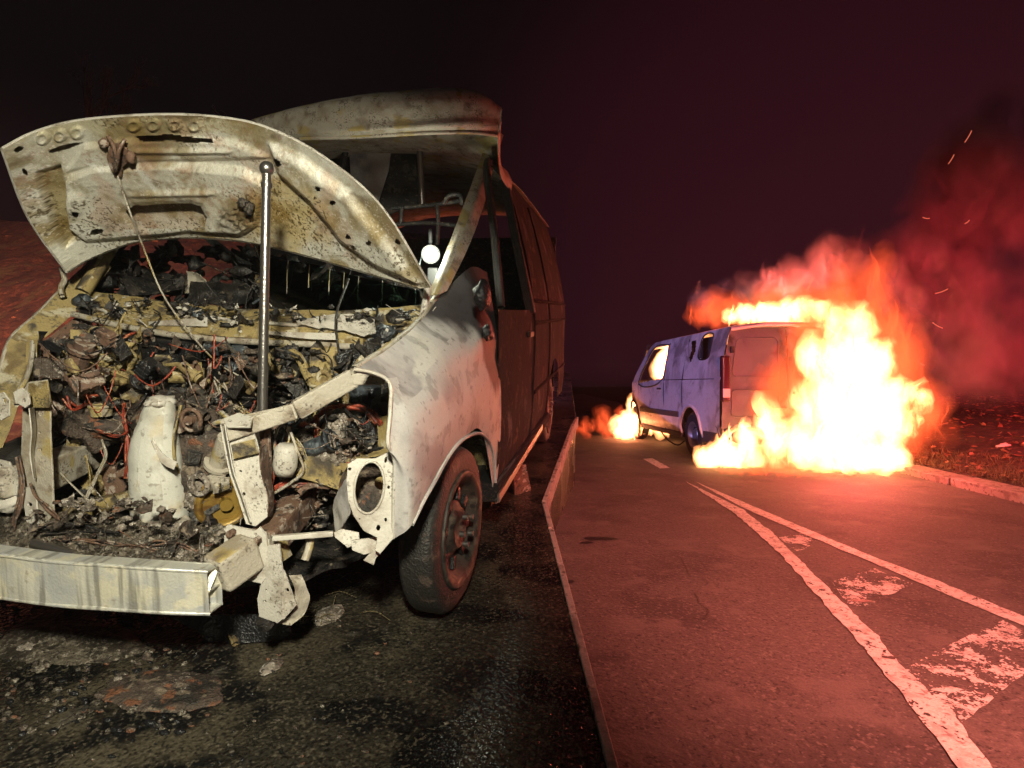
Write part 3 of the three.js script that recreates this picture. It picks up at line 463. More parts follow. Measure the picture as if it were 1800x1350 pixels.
cloudOf('drifting_smoke', 'dark red smoke drifting away over the verge', 'smoke', smokeMat([0.4, 0.385, 0.375], 0.22), [
  [at(1650, 600, 9.4), [1.0, 1.0, 0.8], 200], [at(1640, 470, 9.8), [0.7, 0.9, 0.7], 150], [at(1690, 360, 10.2), [0.75, 1.2, 0.8], 200], [at(1780, 480, 10.0), [1.2, 1.8, 1.0], 300], [at(1770, 280, 10.5), [1.0, 1.2, 0.8], 150], [at(1790, 650, 9.6), [1.0, 0.4, 0.7], 90],
], [0.22, 0.55], 1.1, 23, 0.9);
const fireLight = (p, c, i, s) => { const l = new THREE.PointLight(c, i, 0, 2); l.position.copy(p); l.castShadow = true; l.shadow.radius = s; scene.add(l); };
fireLight(at(1500, 720, 6.95), lin(1, 0.07, 0.1), 18, 18);
fireLight(at(1400, 500, 8.8), lin(1, 0.12, 0.1), 18, 12);
fireLight(at(1105, 748, 11.9), lin(1, 0.2, 0.08), 8, 10);
fireLight(v3(3.3, 1.45, -10.9), lin(1, 0.35, 0.1), 6, 8);
for (const [u, v, w, h] of [[1672, 280, 5, -8], [1702, 240, 6, -10], [1628, 383, 6, 1], [1655, 512, 11, -4], [1648, 572, 9, 5], [1621, 640, 4, 2], [1700, 390, 4, -3]]) {
  const s = mesh('spark', tube([at(u - w, v - h, 8.8), at(u, v + 1, 8.8), at(u + w, v + h, 8.8)], 0.006, 5, 6), new THREE.MeshStandardMaterial({ color: 0x000000, emissive: lin(1, 0.22, 0.12), emissiveIntensity: 0.8 })); tag(s, 'glowing spark flying in the smoke above the verge', 'spark', 'sparks in the smoke');
}

// ---------------------------------------------------------------- the burnt-out van on the apron
const burntVan = thing('burnt_van', 'burnt-out van stripped to bare metal, bonnet raised over the charred engine', 'van');
burntVan.applyMatrix4(vanMatrix);
const B = (name, geo, mat, parent = burntVan) => mesh(name, geo, mat, parent);
const metalBump = bumpTex(512, 20, 5, 2.5, 5), fineBump = bumpTex(512, 60, 25, 3, 4);
const M = {
  pale: std({ map: layered(1024, [0.47, 0.445, 0.43], [{ c: [0.31, 0.285, 0.285], per: 5, lo: 0.45, hi: 0.68, s: 3, wx: 0.25, wy: 0.25 }, { c: [0.53, 0.5, 0.46], per: 7, lo: 0.56, hi: 0.72, s: 22, wx: 0.2, wy: 0.3 }, { c: [0.13, 0.115, 0.11], per: 6, lo: 0.63, hi: 0.76, s: 51, wx: 0.3, wy: 0.3, a: 0.75 }, { c: [0.2, 0.18, 0.17], per: 16, lo: 0.62, hi: 0.7, s: 81, ridge: 0, a: 0.5 }, { c: [0.1, 0.08, 0.07], per: 70, lo: 0.76, hi: 0.84, s: 11, o: 2, a: 0.4 }], 0.9, 0.08), bumpMap: metalBump, bumpScale: 0.0016, roughness: 0.62 }),
  white: std({ map: layered(512, [0.52, 0.49, 0.43], [{ c: [0.36, 0.32, 0.27], per: 5, lo: 0.48, hi: 0.72, s: 13, wx: 0.2, wy: 0.2 }, { c: [0.24, 0.19, 0.14], per: 9, lo: 0.5, hi: 0.85, s: 43, o: 7, a: 0.8, wx: 0.2 }, { c: [0.1, 0.08, 0.06], per: 100, lo: 0.58, hi: 0.74, s: 16, o: 3, a: 0.8, mask: [6, 0.52, 0.68] }], 2, 0.08), bumpMap: fineBump, bumpScale: 0.0015, roughness: 0.55 }),
  frame: std({ map: layered(512, [0.42, 0.38, 0.31], [{ c: [0.3, 0.25, 0.18], per: 6, lo: 0.48, hi: 0.7, s: 33 }, { c: [0.36, 0.27, 0.08], per: 5, lo: 0.6, hi: 0.72, s: 93, a: 0.8 }, { c: [0.14, 0.1, 0.07], per: 9, lo: 0.5, hi: 0.82, s: 53, o: 7, a: 0.85, wx: 0.2, wy: 0.2 }, { c: [0.06, 0.045, 0.035], per: 100, lo: 0.56, hi: 0.72, s: 17, o: 3, a: 0.85, mask: [6, 0.5, 0.66] }], 2, 0.1), bumpMap: fineBump, bumpScale: 0.002, roughness: 0.6 }),
  hood: std({ vertexColors: true, map: layered(1024, [0.6, 0.58, 0.5], [{ c: [0.34, 0.3, 0.2], per: 7, lo: 0.5, hi: 0.7, s: 6, wx: 0.15, wy: 0.15 }, { c: [0.52, 0.4, 0.31], per: 9, lo: 0.56, hi: 0.7, s: 66, a: 0.7 }, { c: [0.66, 0.65, 0.6], per: 12, lo: 0.62, hi: 0.72, s: 36, a: 0.8 }, { c: [0.26, 0.19, 0.075], per: 7, lo: 0.46, hi: 0.72, s: 26, o: 7, a: 0.85, wx: 0.25, wy: 0.25 }, { c: [0.13, 0.09, 0.05], per: 11, lo: 0.58, hi: 0.76, s: 96, o: 7, a: 0.7, wx: 0.2, wy: 0.2 }, { c: [0.1, 0.075, 0.04], per: 120, lo: 0.54, hi: 0.7, s: 46, o: 3, a: 0.9, mask: [7, 0.42, 0.58] }, { c: [0.34, 0.22, 0.15], per: 90, lo: 0.55, hi: 0.7, s: 56, o: 3, a: 0.6, mask: [6, 0.5, 0.66] }, { c: [0.72, 0.67, 0.6], per: 160, lo: 0.6, hi: 0.74, s: 86, o: 3, a: 0.7, mask: [8, 0.5, 0.64] }], 1.1, 0.2), bumpMap: bumpTex(1024, 70, 36, 1.1, 4), bumpScale: 0.002, roughness: 0.45, metalness: 0.15 }),
  ochre: std({ map: layered(512, [0.33, 0.25, 0.1], [{ c: [0.16, 0.11, 0.045], per: 6, lo: 0.45, hi: 0.66, s: 7 }, { c: [0.47, 0.42, 0.3], per: 9, lo: 0.58, hi: 0.72, s: 27 }, { c: [0.05, 0.04, 0.03], per: 10, lo: 0.52, hi: 0.78, s: 57, o: 7, wx: 0.2, wy: 0.2 }, { c: [0.1, 0.08, 0.05], per: 90, lo: 0.55, hi: 0.72, s: 67, o: 3, mask: [6, 0.48, 0.64] }], 2.2, 0.15), bumpMap: fineBump, bumpScale: 0.003, roughness: 0.7 }),
  rust: std({ map: layered(512, [0.15, 0.085, 0.055], [{ c: [0.09, 0.05, 0.035], per: 8, lo: 0.45, hi: 0.66, s: 17 }, { c: [0.34, 0.28, 0.23], per: 14, lo: 0.58, hi: 0.72, s: 37 }, { c: [0.03, 0.025, 0.02], per: 26, lo: 0.6, hi: 0.72, s: 47 }], 2.5, 0.2), bumpMap: fineBump, bumpScale: 0.003, roughness: 0.75 }),
  grime: std({ map: layered(512, [0.07, 0.05, 0.038], [{ c: [0.018, 0.015, 0.012], per: 6, lo: 0.42, hi: 0.62, s: 18 }, { c: [0.2, 0.155, 0.11], per: 14, lo: 0.58, hi: 0.76, s: 38, o: 6 }, { c: [0.34, 0.3, 0.25], per: 60, lo: 0.6, hi: 0.74, s: 48, o: 3, mask: [6, 0.52, 0.66] }, { c: [0.17, 0.07, 0.035], per: 9, lo: 0.6, hi: 0.74, s: 28, o: 6 }], 3, 0.2), bumpMap: fineBump, bumpScale: 0.006, roughness: 0.7 }),
  ash: std({ map: layered(512, [0.26, 0.22, 0.18], [{ c: [0.1, 0.08, 0.06], per: 12, lo: 0.45, hi: 0.68, s: 19 }, { c: [0.45, 0.41, 0.36], per: 24, lo: 0.58, hi: 0.72, s: 39 }, { c: [0.04, 0.03, 0.025], per: 40, lo: 0.62, hi: 0.74, s: 49 }], 3, 0.2), bumpMap: fineBump, bumpScale: 0.006, roughness: 0.85 }),
  wetash: std({ map: layered(512, [0.11, 0.09, 0.066], [{ c: [0.035, 0.028, 0.02], per: 9, lo: 0.42, hi: 0.66, s: 19 }, { c: [0.24, 0.21, 0.165], per: 30, lo: 0.56, hi: 0.72, s: 39, o: 5 }, { c: [0.015, 0.013, 0.011], per: 60, lo: 0.6, hi: 0.74, s: 49, o: 3 }], 3, 0.2), bumpMap: fineBump, bumpScale: 0.006, roughness: 0.5 }),
  soot: std({ map: layered(512, [0.022, 0.019, 0.017], [{ c: [0.075, 0.06, 0.045], per: 8, lo: 0.56, hi: 0.72, s: 20 }, { c: [0.006, 0.006, 0.006], per: 16, lo: 0.5, hi: 0.66, s: 40 }, { c: [0.16, 0.13, 0.09], per: 34, lo: 0.68, hi: 0.78, s: 50, a: 0.7 }], 2, 0.2), bumpMap: fineBump, bumpScale: 0.005, roughness: 0.55 }),
  char: std({ color: lin(0.012, 0.012, 0.013), bumpMap: fineBump, bumpScale: 0.005, roughness: 0.34 }),
  bluish: std({ map: layered(256, [0.05, 0.06, 0.07], [{ c: [0.2, 0.23, 0.25], per: 8, lo: 0.56, hi: 0.7, s: 20 }, { c: [0.01, 0.01, 0.012], per: 10, lo: 0.5, hi: 0.66, s: 40 }], 3, 0.2), bumpMap: fineBump, bumpScale: 0.003, roughness: 0.4 }),
  beam: std({ map: layered(512, [0.54, 0.53, 0.47], [{ c: [0.45, 0.46, 0.45], per: 5, lo: 0.45, hi: 0.7, s: 10 }, { c: [0.66, 0.62, 0.48], per: 6, lo: 0.58, hi: 0.72, s: 30 }, { c: [0.2, 0.19, 0.17], per: 24, sy: 0.06, lo: 0.56, hi: 0.78, s: 70, a: 0.75, o: 4 }, { c: [0.68, 0.65, 0.55], per: 16, sy: 0.05, lo: 0.6, hi: 0.76, s: 75, a: 0.7, o: 4 }, { c: [0.3, 0.25, 0.18], per: 24, lo: 0.66, hi: 0.84, s: 60, o: 6, a: 0.6 }], 2, 0.06), bumpMap: fineBump, bumpScale: 0.001, roughness: 0.42, metalness: 0.35 }),
  steel: std({ color: lin(0.3, 0.28, 0.26), bumpMap: fineBump, bumpScale: 0.0008, roughness: 0.3, metalness: 0.9 }),
  wire: std({ map: layered(256, [0.3, 0.045, 0.02], [{ c: [0.09, 0.025, 0.018], per: 8, lo: 0.48, hi: 0.68, s: 20 }, { c: [0.5, 0.2, 0.1], per: 12, lo: 0.62, hi: 0.74, s: 40 }], 5, 0.1), roughness: 0.55 }),
  gold: std({ map: layered(256, [0.3, 0.19, 0.04], [{ c: [0.14, 0.07, 0.02], per: 6, lo: 0.45, hi: 0.7, s: 20 }], 4, 0.1), roughness: 0.45, metalness: 0.3 }),
  rubber: std({ map: layered(256, [0.02, 0.018, 0.016], [{ c: [0.07, 0.05, 0.04], per: 8, lo: 0.55, hi: 0.72, s: 20 }], 3, 0.2), bumpMap: fineBump, bumpScale: 0.004, roughness: 0.6 }),
};
const pts = (list) => list.map(([u, v, z]) => VZ(u, v, z));
const hose = (list, r, mat, name = 'hose', rs = 7) => B(name, boxUV(tube(pts(list), r, rs, list.length * 6)), mat);

// ---- raised bonnet: outer skin and stamped inner panel
{
  const th = 50 * Math.PI / 180, hp = v3(0, 1.23, -0.16), hn = v3(0, Math.cos(th), -Math.sin(th));
  const rows = [
    [[118, 478], [150, 458], [200, 437], [245, 424], [330, 417], [430, 424], [520, 444], [640, 478], [738, 507]],
    [[50, 380], [95, 340], [165, 322], [255, 312], [355, 310], [450, 325], [545, 361], [655, 421], [748, 506]],
    [[5, 262], [60, 234], [140, 213], [270, 203], [380, 207], [470, 226], [570, 278], [670, 365], [757, 505]],
  ].map((r) => r.map(([u, v]) => v3(u, v, 0)));
  const pix = (s, t) => along(rows.map((r) => along(r, s)), t);
  const off = (s, t) => 0.07 - 0.2 * Math.pow(Math.abs(2 * s - 0.92), 2.2) - 0.03 * t * t;
  const sd = (poly, x, y) => { let d = 1e9; for (let i = 0, j = poly.length - 1; i < poly.length; j = i++) { const [ax, ay] = poly[j], [bx, by] = poly[i], k = clamp(((x - ax) * (bx - ax) + (y - ay) * (by - ay)) / ((bx - ax) ** 2 + (by - ay) ** 2), 0, 1); d = Math.min(d, Math.hypot(x - ax - k * (bx - ax), y - ay - k * (by - ay))); } return inPoly(poly, x, y) ? -d : d; };
  const plateau = [[120, 312], [170, 292], [300, 286], [430, 298], [470, 320], [452, 392], [425, 408], [330, 404], [250, 412], [155, 420], [126, 398]], channel = [[64, 306], [104, 292], [132, 420], [112, 436], [92, 400]], band = [[476, 252], [530, 276], [610, 336], [690, 432], [735, 494], [660, 462], [600, 420], [545, 350], [492, 302]];
  const shelf = [[150, 255], [300, 240], [420, 250], [470, 275], [380, 278], [210, 285], [120, 300]], blister = oval(140, 352, 15, 19, 14), cutA = [[226, 366], [240, 356], [340, 352], [358, 358], [368, 378], [364, 394], [345, 398], [262, 396], [240, 388]];
  const holes = [cutA, oval(493, 278, 9, 6, 12, 0.6), oval(565, 323, 5.5, 4, 10, 0.6), oval(560, 339, 2, 2, 8), oval(590, 347, 5.5, 4.5, 10, 0.6), oval(617, 407, 5, 4, 10, 0.5), oval(653, 418, 4, 5, 10, 0.5), oval(624, 426, 7, 5, 10, 0.5), oval(699, 425, 6, 4, 10, 0.8), oval(44, 302, 4, 7, 10, -0.6), oval(143, 368, 6, 6, 10), [[236, 239], [300, 236], [372, 244], [378, 248], [330, 247], [250, 246]], [[84, 264], [120, 252], [148, 250], [120, 262], [90, 270]], oval(33, 262, 9, 5, 10, -0.4), oval(178, 400, 12, 5, 12, -0.2)];
  const relief = (u, v) => {
    let h = 0;
    h += 0.03 * sstep(-sd(plateau, u, v), -7, 6) - 0.026 * sstep(-sd(channel, u, v), -5, 5) + 0.034 * sstep(-sd(band, u, v), -8, 10) + 0.016 * sstep(-sd(shelf, u, v), -6, 6) + 0.012 * sstep(-sd(blister, u, v), -8, 8) - 0.01 * sstep(-sd(cutA, u, v), -10, 2);
    for (const x of [76, 106, 136, 236, 270, 308, 342]) { const y = x < 150 ? 243 - (x - 76) * 0.16 : 219 + Math.abs(x - 290) * 0.03; h += 0.01 * sstep(Math.hypot((u - x) / 1.1, v - y), 13, 8) - 0.007 * sstep(Math.hypot((u - x) / 1.1, v - y), 8, 4); }
    h += 0.011 * Math.exp(-(((v - 334 + (u - 300) * 0.02) / 5) ** 2)) * sstep(u, 215, 250) * sstep(u, 400, 370) + 0.012 * Math.exp(-(((v - 262) / 4) ** 2)) * sstep(u, 230, 250) * sstep(u, 420, 400);
    const m = Math.hypot((u - 420) / 1.35, v - 374); h += 0.016 * sstep(m, 30, 14) * (0.5 + 1.6 * fbm(u * 0.11, v * 0.11, 3, 3));      // blistered leftover of the insulation
    return h + 0.004 * fbm(u * 0.012, v * 0.012, 2, 2) + 0.0004 * fbm(u * 0.09, v * 0.09, 2, 3);
  };
  const tint = (u, v) => {
    const c = [1, 1, 1], mixTo = (k, q) => { for (let i = 0; i < 3; i++) c[i] = lerp(c[i], q[i], clamp(k, 0, 1)); }, w = fbm(u * 0.03, v * 0.03, 6, 4);
    mixTo(sstep(Math.hypot((u - 500) / 1.2, (v - 375)) + w * 70, 95, 30) * 0.75, [0.85, 0.66, 0.28]); mixTo(sstep(-sd(channel, u, v) + w * 10, -8, 6) * 0.8, [0.5, 0.4, 0.17]); mixTo(sstep(v + w * 40, 250, 225) * sstep(u, 480, 430) * 0.55, [0.75, 0.68, 0.4]);
    mixTo(sstep(Math.hypot((u - 420) / 1.35, v - 374) + w * 16, 30, 14) * 0.7, [0.3, 0.26, 0.22]); mixTo(sstep(Math.hypot((u - 265) / 2, v - 265) + w * 40, 36, 10) * 0.6, [0.55, 0.42, 0.32]); mixTo(sstep(Math.abs(v - 408) + w * 14, 14, 3) * sstep(u, 240, 280) * sstep(u, 480, 420) * 0.6, [0.4, 0.37, 0.34]);
    return c;
  };
  const build = (lift, rel, cut, nu, nv) => {
    const pos = [], col = [], idx = [], px = [];
    for (let j = 0; j <= nv; j++) for (let i = 0; i <= nu; i++) {
      const s = i / nu, t = j / nv, q = pix(s, t), p = onPlane(q.x, q.y, hp.clone().addScaledVector(hn, off(s, t) + lift), hn); if (rel) p.addScaledVector(hn, -relief(q.x, q.y));
      pos.push(p.x, p.y, p.z); col.push(...(rel ? tint(q.x, q.y) : [1, 0.92, 0.86])); px.push(q);
    }
    for (let j = 0; j < nv; j++) for (let i = 0; i < nu; i++) { const a = j * (nu + 1) + i, q = px[a].clone().add(px[a + nu + 2]).multiplyScalar(0.5); if (cut && holes.some((h) => inPoly(h, q.x, q.y))) continue; idx.push(a, a + 1, a + nu + 2, a, a + nu + 2, a + nu + 1); }
    const g = new THREE.BufferGeometry(); g.setAttribute('position', new THREE.Float32BufferAttribute(pos, 3)); g.setAttribute('color', new THREE.Float32BufferAttribute(col, 3)); g.setIndex(idx); g.computeVertexNormals();
    const uv = []; for (let k = 0; k < pos.length; k += 3) uv.push(pos[k], pos[k + 1] * Math.sin(th) + pos[k + 2] * Math.cos(th)); g.setAttribute('uv', new THREE.Float32BufferAttribute(uv, 2)); return g;
  };
  const bonnet = B('bonnet', build(0.03, false, false, 60, 24), M.hood);
  B('inner_panel', build(0, true, true, 300, 130), M.hood, bonnet);
  const rimAt = (s, t) => { const q = pix(s, t); return onPlane(q.x, q.y, hp.clone().addScaledVector(hn, off(s, t) + 0.014), hn); };
  const edge = []; for (let i = 0; i <= 40; i++) edge.push(rimAt(i / 40, 1)); B('edge_fold', boxUV(tube(edge, 0.0075, 6, 120)), M.white, bonnet);
  const edge2 = []; for (let i = 0; i <= 40; i++) edge2.push(rimAt(i / 40, 0)); B('edge_fold', boxUV(tube(edge2, 0.006, 6, 120)), M.white, bonnet);
  const edge3 = []; for (let i = 0; i <= 10; i++) edge3.push(rimAt(0, i / 10)); B('edge_fold', boxUV(tube(edge3, 0.008, 6, 30)), M.white, bonnet);
  // latch with its claw
  const lp = (u, v, d) => onPlane(u, v, hp.clone().addScaledVector(hn, off(0.3, 0.7) - d), hn);
  B('latch', merged([plate([[192, 258], [206, 252], [222, 262], [226, 284], [214, 294], [212, 310], [200, 308], [192, 292], [188, 278]], hp.clone().addScaledVector(hn, off(0.3, 0.7) - 0.035), hn, 0.006), tube([lp(190, 240, 0.03), lp(200, 258, 0.06), lp(204, 284, 0.07), lp(202, 300, 0.05)], 0.007, 6, 16), tube([lp(220, 244, 0.03), lp(210, 262, 0.06), lp(206, 286, 0.07)], 0.006, 6, 16), lump(lp(183, 252, 0.03), [0.02, 0.016, 0.014], 3, 2), lump(lp(229, 276, 0.03), [0.017, 0.022, 0.014], 5, 2)].map(boxUV)), M.rust, bonnet);
  B('melted_clip', merged([lump(lp(437, 366, 0.04), [0.02, 0.026, 0.016], 5, 2, 0.5), lump(lp(426, 356, 0.04), [0.022, 0.016, 0.014], 8, 2, 0.5)]), M.soot, bonnet);
  B('hinge', boxUV(tube([VZ(108, 470, -0.1), VZ(113, 492, -0.1), VZ(107, 505, -0.08), VZ(109, 520, -0.06)], 0.012, 6, 14)), M.frame, bonnet);
  B('hinge', boxUV(tube([VX(752, 500, 0.76), VX(748, 530, 0.76), VX(742, 556, 0.75)], 0.014, 6, 14)), M.white, bonnet);
  const cable = B('release_cable', boxUV(tube([lp(207, 310, 0.04), VZ(228, 372, 0.22), VZ(250, 430, 0.12), VZ(285, 515, 0.08), VZ(330, 580, 0.1), VZ(385, 640, 0.14), VZ(430, 668, 0.16), VZ(455, 702, 0.2)], 0.0035, 5, 60)), M.frame, bonnet); cable.userData.label = 'thin bare cable hanging from the latch to the engine';
}

// ---- left wing (the pale one beside the headlamp opening), with its wheel arch edge
{
  const C = [
    [[622, 649, 0.80], [686, 673, 0.87], [683, 782, 0.9], [693, 815, 0.9], [691, 948, 0.88]],
    [[684, 612, 0.79], [722, 700, 0.91], [730, 800, 0.94], [728, 868, 0.94], [724, 922, 0.93]],
    [[738, 566, 0.78], [770, 655, 0.92], [775, 740, 0.95], [770, 800, 0.95], [762, 850, 0.94]],
    [[782, 512, 0.78], [818, 610, 0.92], [824, 685, 0.95], [822, 735, 0.95], [816, 770, 0.94]],
    [[828, 470, 0.79], [848, 570, 0.93], [853, 650, 0.95], [853, 725, 0.95], [850, 764, 0.94]],
    [[856, 478, 0.8], [873, 580, 0.93], [880, 670, 0.95], [880, 770, 0.95], [871, 884, 0.93]],
  ].map((c) => c.map(([u, v, x]) => VX(u, v, x)));
  const rows = [0, 1, 2, 3, 4].map((j) => C.map((c) => c[j]));
  const burnLine = (y, z) => 1.06 + 0.16 * fbm(z * 5, y * 2, 4, 4) - 0.28 * sstep(z, -0.1, -0.45) + 0.2 * sstep(z, 0.0, 0.35);
  const g = sheet(rows, 90, 60, -0.0025, (u, v, p) => 0.004 * fbm(p.z * 6, p.y * 6, 3, 3) + 0.01 * Math.exp(-(((p.y - 0.93) / 0.05) ** 2)));
  const wing = B('wing', withColors(g, (x, y, z) => { const k = sstep(y + 0.05 * fbm(z * 16, y * 5, 2, 3), burnLine(y, z) - 0.02, burnLine(y, z) + 0.05); return [lerp(1, 0.1, k), lerp(1, 0.09, k), lerp(1, 0.1, k)]; }), new THREE.MeshStandardMaterial().copy(M.pale)); wing.material.vertexColors = true; wing.userData.label = 'pale bare-metal wing above the scorched wheel';
  B('arch_lip', boxUV(tube([VX(724, 922, 0.93), VX(742, 885, 0.94), VX(762, 850, 0.945), VX(790, 800, 0.945), VX(816, 771, 0.945), VX(850, 765, 0.945), VX(868, 800, 0.945), VX(872, 884, 0.935)], 0.007, 6, 60)), M.pale, wing);
  B('front_lip', boxUV(tube([VX(622, 649, 0.8), VX(655, 655, 0.84), VX(684, 672, 0.87), VX(686, 720, 0.89), VX(682, 782, 0.9), VX(693, 806, 0.9), VX(692, 870, 0.89), VX(691, 946, 0.88)], 0.0055, 6, 60)), M.white, wing);
  B('upper_rail', boxUV(tube([VX(622, 650, 0.79), VX(680, 612, 0.775), VX(738, 563, 0.765), VX(760, 530, 0.765), VX(790, 495, 0.765)], 0.012, 6, 40)), M.frame, wing);
  // wheel house behind the arch
  B('wheel_house', sheet([[VX(735, 905, 0.86), VX(790, 800, 0.86), VX(845, 765, 0.86), VX(868, 885, 0.86)], [v3(0.5, 0.62, 0.42), v3(0.5, 0.82, 0.1), v3(0.5, 0.8, -0.3), v3(0.5, 0.3, -0.55)]], 30, 10, 0.002), M.ochre);
  B('arch_liner', sheet([[VX(842, 772, 0.9), VX(862, 790, 0.9), VX(868, 840, 0.9), VX(866, 890, 0.9)], [VX(830, 790, 0.72), VX(846, 800, 0.74), VX(850, 850, 0.76), VX(846, 900, 0.76)]], 16, 8, 0.003, (u, v, p) => 0.02 * fbm(p.y * 9, p.z * 9, 1, 3)), M.ochre);
}
// ---- front left wheel, tyre burnt thin
{
  const w = new THREE.Group(); w.name = 'front_wheel'; w.position.copy(VX(782, 926, 0.85)); w.rotation.set(0, -0.06, 0); burntVan.add(w);
  const ty = wheelGeo(0.305, 0.13), p = ty.attributes.position; for (let i = 0; i < p.count; i++) { const k = 1 + 0.02 * fbm(p.getX(i) * 9, p.getY(i) * 9, p.getZ(i) * 9, 3) - (p.getY(i) < -0.29 ? 0.03 : 0); p.setXYZ(i, p.getX(i), p.getY(i) * k, p.getZ(i) * k); } ty.computeVertexNormals();
  const bronze = std({ map: layered(256, [0.045, 0.035, 0.028], [{ c: [0.13, 0.1, 0.075], per: 6, lo: 0.54, hi: 0.74, s: 9 }, { c: [0.015, 0.013, 0.011], per: 12, lo: 0.5, hi: 0.7, s: 29 }], 3, 0.15), roughness: 0.6, metalness: 0.2 });
  B('tyre', boxUV(ty), M.rubber, w); const rim = B('rim', boxUV(rimGeo(0.35, 0.15)), bronze, w);
  for (let k = 0; k < 5; k++) { const a = k / 5 * 6.283; B('wheel_bolt', boxUV(new THREE.CylinderGeometry(0.011, 0.011, 0.02, 6).rotateZ(Math.PI / 2).translate(0.088, Math.sin(a) * 0.055, Math.cos(a) * 0.055)), M.steel, rim); }
  for (let k = 0; k < 8; k++) { const a = k / 8 * 6.283 + 0.2; B('vent_slot', boxUV(place(new RoundedBoxGeometry(0.02, 0.035, 0.05, 1, 0.008), [0.04, Math.sin(a) * 0.128, Math.cos(a) * 0.128], [-a, 0, 0])), M.char, rim); }
  for (const [n, x, z, ry] of [['front_wheel', -0.84, 0.08, Math.PI], ['rear_wheel', 0.84, -2.95, 0], ['rear_wheel', -0.84, -2.95, Math.PI]]) { const q = w.clone(); q.name = n; q.position.set(x, 0.315, z); q.rotation.set(0, ry, 0); burntVan.add(q); }
}
